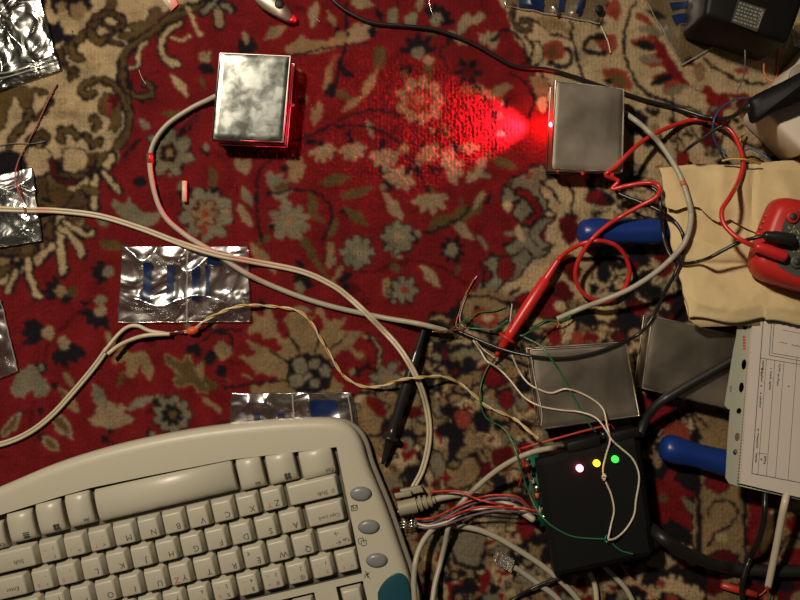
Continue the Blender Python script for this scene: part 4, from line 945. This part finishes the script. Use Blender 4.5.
# ---------------------------------------------------------------- paper bag
def bag_under(y): return .009+max(0,min(1,(y-165)/155))*.0300
def paper_bag():
    t = thing('paper_bag', 'wrinkled brown kraft paper bag under the red multimeter', 'paper bag', W(735,245,.01))
    lft = [(660,166),(664,185),(667,209),(671,240),(678,272),(686,300),(690,318),(692,322)]
    bot_y = lambda x: 320+3*math.sin((x-690)/14)+ (3 if x > 750 else 0)
    def edge_x(y):
        for (x0,y0),(x1,y1) in zip(lft,lft[1:]):
            if y0 <= y <= y1: return x0+(x1-x0)*(y-y0)/(y1-y0)
        return 692
    NU, NV = 90, 80; bm = nb(); top = []; bo = []
    for j in range(NV+1):
        f = j/NV; rt = []; rb = []
        for i in range(NU+1):
            u = i/NU; x_r = 850; ytop = 169+ (-5 if 0 else 0)+ (166-169)*0; 
            y = 0; xg = 660+190*u; y0 = 167-.07*(xg-660)*0.6+1.2*math.sin(xg*.07); y1 = bot_y(xg); y = y0+(y1-y0)*f; xl = edge_x(max(166,min(321,y))); x = xl+(x_r-xl)*u+.8*math.sin(y*.25)*(1-u)
            z = bag_under(y)+.004
            nz = noise.noise(Vector((x*.03,y*.03,0)))*.0022+(.5-abs(noise.noise(Vector((x*.018+3,y*.024,2)))))*.0065+noise.noise(Vector((x*.09,y*.09,4)))*.0005
            ylap = 208+ (5*math.sin((x-667)*.045) if x < 760 else 0)     # top flap folded down over the front
            step = 0
            yf = 264; fold = -.0026*math.exp(-((y-yf)/2.5)**2)
            vf = -.0012*math.exp(-((x-752+.05*(y-200))/2.5)**2)*(y < 240)+.0014*math.exp(-((x-722)/7)**2)*(y < 206)
            e = min(1,(1-0)*f*12,(1-f)*12,u*16); z = z+(nz+.0012)*e+step*e+fold+vf
            p = W(x,y,z); rt.append(bm.verts.new(p)); rb.append(bm.verts.new((p.x,p.y,z-.0022-.0018*e)))
        top.append(rt); bo.append(rb)
    for j in range(NV):
        for i in range(NU):
            bm.faces.new((top[j][i],top[j+1][i],top[j+1][i+1],top[j][i+1])); bm.faces.new((bo[j][i],bo[j][i+1],bo[j+1][i+1],bo[j+1][i]))
    for k in range(NU):
        bm.faces.new((top[0][k],top[0][k+1],bo[0][k+1],bo[0][k])); bm.faces.new((top[NV][k+1],top[NV][k],bo[NV][k],bo[NV][k+1]))
    for k in range(NV):
        bm.faces.new((top[k+1][0],top[k][0],bo[k][0],bo[k+1][0])); bm.faces.new((top[k][NU],top[k+1][NU],bo[k+1][NU],bo[k][NU]))
    for row in top:
        for v in row:
            j, i = cell(v.co.x,v.co.y); s = HGT[j-1:j+3,i-1:i+3]; np.maximum(s, v.co.z+.0003, out=s)
    obj('bag_front', bm, M['kraft'], t)
    # folded-over top of the bag
    bm = nb(); rows = []
    for i in range(61):
        x = 666+184*i/60; yl = float(np.interp(x,[666,676,684,692,700,704,712,718,724,730,740,750,760,770,850],[207,210.5,207.5,206,207.5,212,219,222,221.5,219,225,230,234,237,246]))
        q = []
        for j in range(15):
            y = 170+(yl-170)*j/14; xx = x-5*(1-j/14)*(i == 0)
            nz = noise.noise(Vector((xx*.03,y*.03,0)))*.0022+(.5-abs(noise.noise(Vector((xx*.018+3,y*.024,2)))))*.0065+noise.noise(Vector((xx*.09,y*.09,4)))*.0005
            vf = -.0022*math.exp(-((xx-752+.05*(y-200))/3)**2)+.0016*math.exp(-((xx-722)/6)**2)-.001*math.exp(-((xx-690-.6*(y-200))/2)**2)
            q.append(W(xx,y,bag_under(y)+.004+nz*1.0+.0012+.0036+vf+.0008*(j/14)**4))
        rows.append([[bm.verts.new(v) for v in q],[bm.verts.new(v-Vector((0,0,.0006))) for v in q]])
    for a, b in zip(rows, rows[1:]):
        for j in range(14): bm.faces.new((a[0][j],a[0][j+1],b[0][j+1],b[0][j])); bm.faces.new((a[1][j],b[1][j],b[1][j+1],a[1][j+1]))
        bm.faces.new((a[0][14],a[1][14],b[1][14],b[0][14])); bm.faces.new((a[0][0],b[0][0],b[1][0],a[1][0]))
    for r_ in (rows[0],rows[-1]):
        for j in range(14): bm.faces.new((r_[0][j],r_[1][j],r_[1][j+1],r_[0][j+1]))
    for a in rows:
        for v in a[0]:
            j, i = cell(v.co.x,v.co.y); s = HGT[j-1:j+3,i-1:i+3]; np.maximum(s, v.co.z+.0003, out=s)
    obj('bag_flap', bm, M['kraft'], t, split=True)
    # back layer of the bag, peeping out at the lower left corner
    bm = nb(); q = [(684,300),(689,320),(700,327),(760,325),(760,300)]
    prism(bm, [W(x,y,bag_under(y)-.0004) for x,y in q], [W(x,y,bag_under(y)-.0012) for x,y in q]); obj('bag_back', bm, M['kraft'], t, label='pale back layer')
paper_bag()
# ---------------------------------------------------------------- red multimeter
mm = thing('multimeter', 'red digital multimeter with two test leads plugged in, on the paper bag', 'multimeter', W(790,245,.04))
zb_, zt_ = .0385, .0655
def lp(s, z): return [W(a[0],a[1],z) for a in cr(pts(s),4,True)]
b0 = '751,270 751,256 757,236 764,217 771,205 783,201 800,204 850,214 880,260 860,306 800,291 777,285 760,280'
b1 = '748,268 749,252 756,232 763,214 770,202 783,198 800,200 860,212 890,260 866,308 800,293 776,286 757,279'
b2 = '755,264 757,252 764,232 772,211 778,202 788,199 802,201 862,213 890,260 866,304 802,289 780,283 763,275'
b3 = '766,262 768,250 774,231 780,214 785,208 793,206 803,208 862,219 880,260 864,296 803,283 784,277 771,270'
bm = nb(); loopstack(bm, [lp(b0,zb_), lp(b1,zb_+.006), lp(b2,zt_-.004), lp(b3,zt_)]); obj('holster', bm, M['meter_red'], mm)
bm = nb(); fp = [W(a[0],a[1],zt_+.0004) for a in cr(pts('777,263 777,250 781,232 786,217 792,210 803,212 860,222 872,260 860,288 803,278 788,272'),4,True)]; prism(bm, fp, [Vector((p.x,p.y,zt_-.002)) for p in fp]); obj('face_plate', bm, M['meter_grey'], mm, smooth=False)
for y in (222,228,234,216): 
    bm = nb(); p = W(762.5+(228-y)*.42,y,zb_+.014); lathe(bm, p+Vector((-.003,0,0)), p+Vector((.002,0,.001)), [(0,.0011),(.3,.0017),(1,.0017)], 10); obj('grip_ridge', bm, M['meter_red'], mm)
for x, y in ((792,217),(796,262)):
    bm = nb(); c = W(x,y,zt_); lathe(bm, c, c+Vector((0,0,.0022)), [(0,.0046),(.8,.0044),(1,.0036)], 20); obj('jack', bm, M['meter_red'] if y < 240 else M['meter_grey'], mm)
    bm = nb(); lathe(bm, c+Vector((0,0,.0021)), c+Vector((0,0,.0024)), [(0,.0026),(1,.0026)], 16); obj('jack_hole', bm, M['print_dark'], mm)
bm = nb()
for x0, y0, x1, y1 in ((788,226,790,229),(793,228,795,226),(797,230,799,234),(790,233,792,231),(796,239,798,237),(793,252,795,250),(797,249,799,252)): stroke(bm,(x0,y0),(x1,y1),.0007,zt_+.0006,0)
write(bm, 'V', W(794,231,zt_+.0006), Vector((.97,-.2,0)), Vector((.2,.97,0)), .004, 0); write(bm, 'COM', W(799,243,zt_+.0006), Vector((.97,-.2,0)), Vector((.2,.97,0)), .0035, 0)
obj('face_marks', bm, M['meter_mark'], mm, smooth=False)
raise_poly([p.xy for p in lp(b1,zb_+.006)], zt_+.0005)
# ---------------------------------------------------------------- test leads and probes
ZPL = zt_+.0065
lb = thing('test_lead', 'black test lead with black probe, from the multimeter round to the keyboard corner', 'test lead', W(690,250,.03))
_, pth = cable('lead', None, None, '766,235.5 752,238.5 738,243 722,251 705,259.5 684,263.5 672,258 664,240 661,215 659,196 650,187 630,184.5 616,188.5 620,194 640,202 660,211 675,222 683,236 683,252 676,272 666,290 655,313 640,333 615,345.5 590,354 560,358.5 530,356 500,348.5 472,337 446,326 433,321.5 426,325', .0013, M['cable_black'], parent=lb, ends=(ZPL,.0048), n=8)
bm = nb(); A, B = W(763,235,ZPL), W(794,240,ZPL-.001); lathe(bm, A, B, [(0,.0018),(.08,.0031),(.3,.0035),(.34,.0041),(.9,.0043),(.97,.0041),(1,.0035)], 16); obj('plug', bm, M['probe_black'], lb)
def probe(parent, a, b, za, zb, m, r, tip=None, flip=False):
    A, B = W(*a,za), W(*b,zb); bm = nb(); prof = [(0,r*.35)]
    for k in range(7): prof += [(.03+k*.025,r*(.55+.03*k)),(.042+k*.025,r*(.42+.03*k))]
    prof += [(.22,r*.9),(.5,r),(.74,r*.86),(.80,r*.8),(.805,r*1.5),(.825,r*1.5),(.83,r*.8),(.95,r*.45),(1,r*.28)]
    lathe(bm, A, B, prof, 18); obj('probe_handle', bm, m, parent)
    if tip:
        bm = nb(); Tt = W(*tip[0],tip[1]); lathe(bm, B, Tt, [(0,.0009),(.9,.0008),(1,.0001)], 8); obj('probe_tip', bm, M['steel'], parent)
    occupy([A+(B-A)*k/20 for k in range(21)], r)
probe(lb, (426,322.5), (382.5,464), .0060, .0052, M['probe_black'], .0042)
lr = thing('test_lead', 'red test lead with red probe, looping beside the blue screwdriver to the multimeter', 'test lead', W(650,190,.02))
_, pth = cable('lead', None, None, '757,247 749,244 735,236 724,224 722,210 730,197 739,180 743,162 738,143 729,129 712,121 692,120 665,129 643,141 628,154 617,166 606,175 618,181 612,189 626,186 644,183 656,184 660,190 655,198 640,206 622,216 604,228 588,244 577,264 576,280 584,294 600,302 616,297 627,283 629,266 619,248 602,241 584,243 568,251 558,260', .00165, M['cable_red'], parent=lr, ends=(ZPL-.0025,.0065), n=8, lift=.0005)
bm = nb(); A, B = W(754,245.5,ZPL-.0025), W(786,257,ZPL-.0025); lathe(bm, A, B, [(0,.0018),(.1,.0034),(.3,.0037),(.36,.0041),(.9,.0041),(.97,.0039),(1,.0032)], 16); obj('plug', bm, M['probe_red'], lr)
probe(lr, (559,259), (495.5,356.5), .0075, .0065, M['probe_red'], .0046, ((492,363),.004))
# ---------------------------------------------------------------- signal cables
GC = M['cable_grey']
pl_ = thing('keyboard_plug_cable', 'beige ridged plug on a thick grey cable between keyboard and enclosure', 'cable', W(450,498,0))
_, _ = cable('cable_jacket', None, None, '430,501 445,497 465,494.5 490,498 512,506 534,520', .0026, GC, parent=pl_)
bm = nb(); lathe(bm, W(398,509,.0062), W(435,500,.0052), [(0,.0030),(.02,.0058),(.5,.0062),(.51,.0042),(.56,.0042),(.57,.0060),(.64,.0059),(.65,.0040),(.70,.0040),(.71,.0055),(.78,.0053),(.79,.0036),(.84,.0036),(.85,.0047),(.91,.0045),(.92,.003),(1,.0028)], 18); obj('plug_body', bm, M['plug_beige'], pl_, split=True)
bm = nb(); slab(bm, [(394,494),(411,491),(412,496),(396,499)], .008, .0115); slab(bm, [(400,490),(421,486),(424,492),(402,497)], .002, .007); setp(obj('connector_shell', bm, M['plug_beige'], bevel=.0006), 'small beige connector block beside the ridged plug', 'connector')
cable('network_cable', 'grey cable running from the pin wires below the enclosure to the bottom edge', 'cable', '452,526 465,527 482,531 500,539 520,551 540,564 556,577 576,597 590,620', .0022, GC)
cable('signal_cable', 'short grey cable curving down from the keyboard pins to the bottom edge', 'cable', '448,523 436,527 426,537 419,550 415,566 414,590 418,630', .0021, GC)
cable('computer_cable', 'grey cable from the upper left of the enclosure curving to the bottom edge', 'cable', '564.5,446.5 556,447.5 546,449 530,453 510,462 492,474 474,490 460,505 450,522 445,545 440,565 434,590 430,630', .0020, GC, ends=(.013,None))
cable('signal_cable', 'grey round cable looping from the mottled tin box down to the black probe', 'cable', '216,96 208,100 190,109 166,126 152,148 151,175 162,212 184,234 215,253 249,275 290,293 330,306 380,317 420,324 447,331', .0020, GC, ends=(.006,None))
bm = nb(); tube(bm, [W(150.5,153,.0026),W(150.3,158,.0026),W(150.6,163,.0026)], .00225, 12); setp(obj('painted_red_light', bm, M['wire_red']), 'small painted patch of red LED light on the grey cable left of the mottled tin box', 'painted light')  # coloured band stands in for red LED light falling on the cable
cable('speaker_cable', 'cream twin cable from the left edge over the small silvery bag to the keyboard side', 'cable', '-30,207 0,209 30,210 60,211 100,216 140,228 180,243 215,254 250,261 300,271 332,285 352,300 378,325 402,352 420,385 428,415 429,440 423,468 413,488 405,502 400,513', .00115, M['cable_cream'], twin=.0011)
sb = thing('speaker_cable', 'cream twin cable at the left, split into two ends soldered to a yellow pair', 'cable', W(90,380,0))
_, p1_ = cable('cable_jacket', None, None, '-30,450 5,443 30,432 52,415 75,390 95,366 107,349', .00115, M['cable_cream'], parent=sb, twin=.00105)
cable('split_strand', None, None, '104,352 118,335 128,327 138,326 150,331 166,333.5', .0015, M['cable_cream'], parent=sb)
cable('split_strand', None, None, '108,354 120,345 136,338 150,335 170,334', .0016, M['cable_cream'], parent=sb, ends=(None,.004))
bm = nb(); tube(bm, [W(170,333,.0034),W(176,331.5,.0036),W(183,332,.0034)], .0010, 8, rfun=lambda f: .8+.5*math.sin(f*9)); obj('solder_joint', bm, M['solder'], sb)
yp = thing('wire_pair', 'twisted yellow and white wire pair from the striped bag to the black enclosure', 'wire', W(340,350,0))
twisted('strands', None, None, '184,332 196,328 206,320 222,312 240,306 262,305.5 285,308 300,312 312,324 322,341 332,358 342,374 352,382 366,387 382,386 400,380 425,377 445,377 460,384 474,395 486,406 502,413 516,420 528,430 538,439', .00065, [M['wire_yellow'], M['wire_white']], parent=yp)
bm = nb(); lathe(bm, W(187,332,.003), W(199,329.5,.003), [(0,.0014),(.2,.0028),(.6,.0033),(.9,.002),(1,.0008)], 12); obj('joint_insulation', bm, M['orange_blob'], yp, label='orange red blob on the joint')
cable('power_lead', 'thin black cable crossing the top of the carpet from the striped bags to the plug', 'cable', '322,-16 335,2 352,14 374,23 405,26 432,29 455,36 478,46 500,59 518,67 545,69 572,76 598,85 620,92 648,101 680,109 706,117 728,118 744,109.5', .0015, M['cable_black'], ends=(None,zp+.006))
_, SC = cable('sensor_cable', 'grey cable from the upright tin box over the paper bag edge to stripped green wires', 'cable', '621,111 632,118 648,131 664,149 678,172 687,195 691,217 686,240 674,256 655,273 630,289 604,300 580,309 557,319', .0020, GC, ends=(.006,.0030))
i_ = min(range(len(SC)), key=lambda k: (SC[k]-W(682,184,SC[k].z)).length); bm = nb(); tube(bm, SC[i_-1:i_+2], .00215, 12); setp(obj('painted_red_light', bm, M['wire_orange']), 'small painted patch of orange red LED light on the grey cable over the paper bag corner', 'painted light')  # orange red band painted in for LED light on this cable
cable('mains_cable', 'thick black cable crossing the lower right corner of the carpet', 'cable', '642,520 654,531 672,545 692,556 714,564 740,569 780,571 840,570', .0046, M['cable_black_thick'], ends=(.006,None))
cable('signal_cable', 'thin black cable hanging down from below the sleeve at the lower right', 'cable', '766,470 765,500 764,520 760,536 751,556 744,575 742,592 746,622', .0021, M['cable_black'], ends=(.024,None))
wc = thing('stripped_cable', 'white cable end with stripped red and green wires below the printed form', 'cable', W(778,530,0))
cable('jacket', None, None, '791,470 787,492 782,516 776,548 768,587', .0026, M['wire_white'], parent=wc, ends=(.024,None))
for nm, c_, p in (('core_wire','wire_red','768,586 764,592 756,597 748,596'),('core_wire','wire_green','770,586 770,595 768,606 772,618'),('core_wire','wire_red','767,586 768,596 762,604')): cable(nm, None, None, p, .0006, M[c_], parent=wc)
bm = nb(); lathe(bm, W(721,585,.0035), W(757,595,.0035), [(0,.0012),(.02,.0026),(.5,.0028),(.97,.0026),(1,.001)], 14); setp(obj('heat_shrink_tube', bm, M['wire_red']), 'red insulating sleeve at the bottom right beside the thin black cable', 'tubing')
# computer cables between keyboard and enclosure
nc = thing('network_cable', 'grey network cable with a clear plug near the bottom centre', 'cable', W(530,580,0))
cable('cable_jacket', None, None, '512,566 522,572 540,585 556,597 575,620', .0022, GC, parent=nc, ends=(.0045,None))
bm = nb(); slab(bm, [(497,552),(515,561),(511,573),(493,562)], .001, .0085); obj('clear_plug', bm, M['clear'], nc, bevel=.0006, label='clear plastic network plug')
bm = nb()
for k in range(8): slab(bm, [(497.2-k*.5,553+k*1.1),(501.2-k*.5,555+k*1.1),(501-k*.5,555.5+k*1.1),(497-k*.5,553.5+k*1.1)], .0086, .0089)
obj('gold_contacts', bm, M['copper'], nc)
cable('signal_cable', 'pale cable emerging below the black enclosure, at the bottom edge', 'cable', '589,572 593,580 596,592 598,625', .0020, M['cable_cream'])
cable('signal_cable', 'dim grey cable slanting away from the lower right corner of the enclosure', 'cable', '604,566 615,577 628,592 642,622', .0020, GC)
cable('signal_cable', 'thin black cable slanting into the bottom edge left of the clear plug cable', 'cable', '560,578 540,585 522,594 505,606', .0013, M['cable_black'])
pw = thing('pin_header_wires', 'red, white and violet wires on a row of metal pins at the keyboard side', 'wire', W(450,515,0))
for k, (c_, p) in enumerate((('wire_red','415,519 425,519 438,516 452,509 470,501 486,496 502,495 518,497 530,508'),('wire_violet','416,524 430,524 445,518 460,509 478,502 498,498 518,500 530,511'),('wire_white','416,523 428,526 446,522 462,514 486,508 510,507 536,511'),('wire_red','446,519 462,512 480,507 510,508 542,512'),('wire_violet','418,527 432,528 450,523 470,516 495,511 520,512 542,515'),('wire_red','430,492 445,491 460,492 480,500 505,505 530,508'))):
    cable('wire', None, None, p, .00085, M[c_], parent=pw, ends=(.008 if k not in (3,5) else None,.010))
for k in range(3):
    bm = nb(); tube(bm, [W(399.5,522.5+k*2.6,.0095),W(411,521+k*2.6,.009)], .0005, 6); obj('header_pin', bm, M['steel'], pw)
    bm = nb(); lathe(bm, W(410,521+k*2.8,.009), W(417,520.5+k*2.6,.008), [(0,.0006),(.1,.0012),(.4,.0013),(.6,.0008),(.7,.0012),(1,.0009)], 8); obj('crimp_contact', bm, M['steel'], pw)
bm = nb(); tube(bm, [W(519.5,486,.012), W(524,463,.013), W(519.5,449,.014), W(540,443,.0175), W(580,432,.018), W(611,424,.018), W(614.5,431,.018)], .0009, 8); tube(bm, [W(520,450,.012), W(527,470,.012), W(534,487,.011)], .0009, 8)
setp(obj('red_wire_loop', bm, M['wire_red']), 'red wire bent round the upper left corner of the black enclosure', 'wire')
# thin single wires
TW = .0006
cable('green_wire', 'green wire from the red probe tip down and across the top of the black enclosure', 'wire', '490,364 486,371 481,385 480,400 484,414 490,421 500,426 508,434 513,444 517,455 522,472 528,490 536,508 546,521 560,531 575,537 592,538.5 607,539', TW, M['wire_green'])
cable('green_wire', 'short green wire tail on the enclosure, beyond the knot of white wire', 'wire', '608,538 614,545 622,551 633,554', TW, M['wire_green'])
cable('green_wire', 'green wire lying over the grey tin box above the enclosure', 'wire', '520,335 530,340 541,346 549,356 560,372 570,391 580,409 590,425 596,432', TW*1.1, M['wire_green'])
cable('white_wire', 'white wire with a knot, hanging past the yellow light on the enclosure', 'wire', '512,355 519,371 528,383 540,390 552,393 565,389 578,392 592,399 603,409 607,425 610,440 606,455 603,470 605,480 611,494 614,510 611,525 608,539', TW*1.15, M['wire_white'])
cable('white_wire', 'white wire from the red probe tip, looping past the green light', 'wire', '473,340 480,350 487,361 498,368 510,380 524,397 540,406 560,410 580,412 596,418 606,430 612,440 622,449 632,458 638,470 639,482 636,500 634,515 626,529 616,538 608,540', TW*1.15, M['wire_white'])
bm = nb(); c = W(604,477,HB+.003); kp = [c+Vector((math.cos(a)*.0010*(1+.5*math.cos(2.5*a)), math.sin(a)*.0015*(1+.4*math.sin(1.7*a)), .0008*math.sin(3*a))) for a in [k*.42 for k in range(30)]]; tube(bm, kp, TW*1.1, 8); setp(obj('wire_knot', bm, M['wire_white']), 'knot in the white wire between the yellow and the green light', 'knot')
bm = nb(); c = W(607,539,HB+.003); kp = [c+Vector((math.cos(a)*.0014, math.sin(a)*.0020*(1+.2*math.cos(1.5*a)), .0008*math.sin(3*a))) for a in [k*.45 for k in range(26)]]; tube(bm, kp, TW, 8); setp(obj('wire_knot', bm, M['wire_green']), 'green wire wound round the meeting point of the white wires', 'knot')
cable('bare_wire', 'pale thin wire standing in a hook above the end of the grey cable', 'wire', '477,276 470,287 464,302 460,316 461,324 466,328', TW*.6, M['wire_white'])
cable('bare_wire', 'orange thin wire beside the pale hooked wire above the cable end', 'wire', '474,279 465,296 460,310 456,325 462,330', TW*.55, M['wire_orange'])
cable('green_wire', 'dull green wire beginning at the grey cable end, left of the red probe', 'wire', '449,331 462,322 478,313 494,311 506,307', TW*.8, M['wire_green'])
cable('green_wire', 'twisted green wire end between the cable end and the red probe', 'wire', '468,328 482,329 495,329 504,323 508,320', TW, M['wire_green'])
cable('bare_wire', 'short copper strand left of the grey cable end', 'wire', '432,332 444,331 458,330 466,329', TW*.7, M['copper'])
cable('white_wire', 'short white wire sticking up left of the red probe ring', 'wire', '512,304 511,313 510,322', TW*.7, M['wire_white'])
cable('green_wire', 'green wire leaving the cut cable end right of the red probe', 'wire', '556,320 545,323 533,330 522,336', TW*1.1, M['wire_green'])
cable('green_wire', 'frayed green wire curling back under the cut cable end', 'wire', '530,329 545,321 560,321 569,318 571,314', TW, M['wire_green'])
cable('bare_wire', 'tiny orange strand below the cut cable end', 'wire', '557,320 559,324 557,328', TW*.7, M['wire_orange'])
cable('white_wire', 'thin pale wire lying along the left edge of the grey tin box above the enclosure', 'wire', '531,357 534,375 539,398 542,414 541,426', TW*.5, M['wire_white'])
cable('white_wire', 'short thin white wire between the red probe tip and the long white wire', 'wire', '476,341 484,350 495,358', TW*.7, M['wire_white'])
cable('white_wire', 'short pale wire end above the upright tin box in the top right', 'wire', '601,26 604,33 608,42 610.5,53', TW*.8, M['wire_white'])
cable('blue_wire', 'blue wire looping beside the black mains plug above the paper bag', 'wire', '752,99 742,98 730,102 720,109 714,120 713,134 717,145 724,153 729,160', TW*1.2, M['wire_blue'])
cable('blue_wire', 'short blue wire at the upper edge of the paper bag near the power strip', 'wire', '742,152 750,149 760,153 770,160', TW*1.2, M['wire_blue'])
cable('yellow_wire', 'yellow wire curving between the red lead and the power strip', 'wire', '745,132 740,141 741,152 747,162', TW*1.3, M['wire_yellow'])
cable('yellow_wire', 'yellow wire along the upper edge of the paper bag', 'wire', '722,161 732,159 748,160 760,164', TW*1.3, M['wire_yellow'])
cable('orange_wire', 'orange wire in front of the black power adapter near the power strip', 'wire', '779,48 778,62 777,74 774,84', TW*1.1, M['wire_orange'])
cable('orange_wire', 'short curled orange wire left of the longer one by the adapter', 'wire', '764,64 764,72 768,79 774,82', TW*1.1, M['wire_orange'])
cable('bare_wire', 'thin stiff wire standing before the dark front of the power adapter', 'wire', '745,50 745,64 743,78 737,92', TW*.8, M['wire_violet'])
cable('black_wire', 'thin black wire on the ivory carpet left of the blue wire loop', 'wire', '684,152 694,144 706,136 716,129 724,125', TW*2, M['cable_black'])
cable('orange_wire', 'thin orange wire slanting from the enclosure to the bottom edge', 'wire', '618,560 626,572 636,583 650,594 664,606', TW*.7, M['wire_orange'])
cable('pink_thread', 'loose pink thread on the ivory corner below the large silvery bag', 'thread', '57,84 50,97 43,112 36,127 25,148 18,162 15,178 20,195 25,212', .0005, M['pink_thread'])
cable('dark_thread', 'fine dark thread across the left edge below the large silvery bag', 'thread', '-6,146 14,143.5 32,143.5 46,141', .0003, M['wire_violet'])
cable('metal_clipping', 'fine metal wire clipping at the top edge, touching the black cable', 'wire clipping', '428,-6 430,6 433,15 436,19', .0003, M['steel'])
cable('metal_clipping', 'tiny shiny wire clipping above the mottled tin box', 'wire clipping', '311,15 315,18 320,22', .00035, M['steel'])
cable('hair_strand', 'pale hair lying on the red carpet beside the ivory scroll', 'hair', '139,70 142,78 146,84', .0002, M['wire_white'], occ=False)
# ---------------------------------------------------------------- small things on the carpet
bm = nb(); lathe(bm, W(184.5,181,.0021), W(184.5,202,.0021), [(0,.0016),(.01,.0019),(.93,.0019),(.94,.0017),(1,.0016)], 12); tb = obj('small_tube', bm, M['orange_pale'] if 'orange_pale' in M else M['wire_white']); setp(tb, 'short pale tube lying inside the loop of the grey cable', 'tube')
bm = nb(); slab(bm, [(160,-3),(173,-6),(178,4),(171,11)], .0006, .0012); tg = obj('paper_tag', bm, [M['wire_white'], M['print_dark']]); setp(tg, 'small folded cream paper tag at the top edge left of the pliers', 'paper tag')
pli = thing('pliers', 'worn metal pliers with a red tipped jaw, at the top edge', 'pliers', W(268,5,0))
bm = nb(); pp = cr(pts('238,-30 246,-12 252,-2 262,8 276,16 288,21 292,19 292,13 286,4 278,-4 268,-14 262,-30'),4,True); tpz = [W(a[0],a[1],.007) for a in pp]; loopstack(bm, [[Vector((p.x,p.y,.001)) for p in offs(tpz,.0006,0)], [Vector((p.x,p.y,.006)) for p in tpz], [Vector((p.x,p.y,.007)) for p in offs(tpz,.0008,0)]]); obj('jaw', bm, M['tin_dull'], pli)
bm = nb(); c = W(279.5,4,.0071); lathe(bm, c, c+Vector((0,0,.0012)), [(0,.0036),(.7,.0034),(1,.0026)], 18); obj('pivot_screw', bm, M['black_abs'], pli)
bm = nb(); lathe(bm, W(289,15,.004), W(295.5,21.5,.003), [(0,.002),(.1,.0028),(.7,.0026),(1,.0012)], 12); obj('jaw_tip', bm, M['wire_red'], pli, label='red tip of the jaw')
bm = nb(); c = W(599,9,.004); slab(bm, [(552,6),(556,4),(561,13),(557,15)], .002, .0042); setp(obj('metal_component', bm, M['steel'], bevel=.0003), 'tiny shiny metal component on the striped bag at the top edge', 'component')
bm = nb(); c = W(599,9.5,.0032); lathe(bm, c, c+Vector((0,0,.0018)), [(0,.0032),(.8,.0030),(1,.0022)], 20); kn = obj('dark_bead', bm, M['black_abs']); setp(kn, 'small round dark and green component at the top, right of the shiny one', 'component')
random.seed(77); 
specks = ((72,31),(311.5,105),(235,185),(359,253),(156,71),(430,332.5),(365,122))
for k, (x, y) in enumerate(specks):
    bm = nb(); c = W(x,y,.0002); v = [bm.verts.new(c+Vector((math.cos(a)*.0007*random.uniform(.6,1.1), math.sin(a)*.0007*random.uniform(.6,1.1), 0))) for a in [2*math.pi*q/6 for q in range(6)]]; tv = bm.verts.new(c+Vector((0,0,.0008)))
    for i in range(6): bm.faces.new((v[i],v[(i+1)%6],tv))
    bm.faces.new(v[::-1]); setp(obj('solder_crumb', bm, M['solder'], smooth=False), ['shiny crumb on the ivory corner right of the silvery bag','shiny crumb just right of the mottled tin box','shiny crumb on the red field below the mottled tin box','shiny crumb in the heart of the grey woven blossom','shiny crumb beside the ivory scroll at upper left','shiny crumb under the grey cable end','shiny crumb on the red lit carpet'][k], 'crumb')
# ---------------------------------------------------------------- groups of like things
GROUPS = {'tin_box':'tin boxes on the carpet','zip_bag':'zip bags lying on the carpet','screwdriver':'blue-handled screwdrivers','test_lead':'multimeter test leads','signal_cable':'loose signal cables','speaker_cable':'cream twin cables','mains_cable':'thick black cables','network_cable':'grey network cables','green_wire':'thin green wires','white_wire':'thin white wires','bare_wire':'stripped thin wire ends','blue_wire':'blue wires by the power strip','yellow_wire':'yellow wires by the paper bag','orange_wire':'thin orange wires','solder_crumb':'shiny crumbs on the carpet','wire_knot':'knots in the thin wires','metal_clipping':'metal wire clippings','painted_red_light':'painted red light on the grey cables','plastic_sleeve':'punched plastic sleeves'}
for o_ in bpy.data.objects:
    g_ = GROUPS.get(o_.name.split('.')[0])
    if g_ and o_.parent is None: o_['group'] = g_
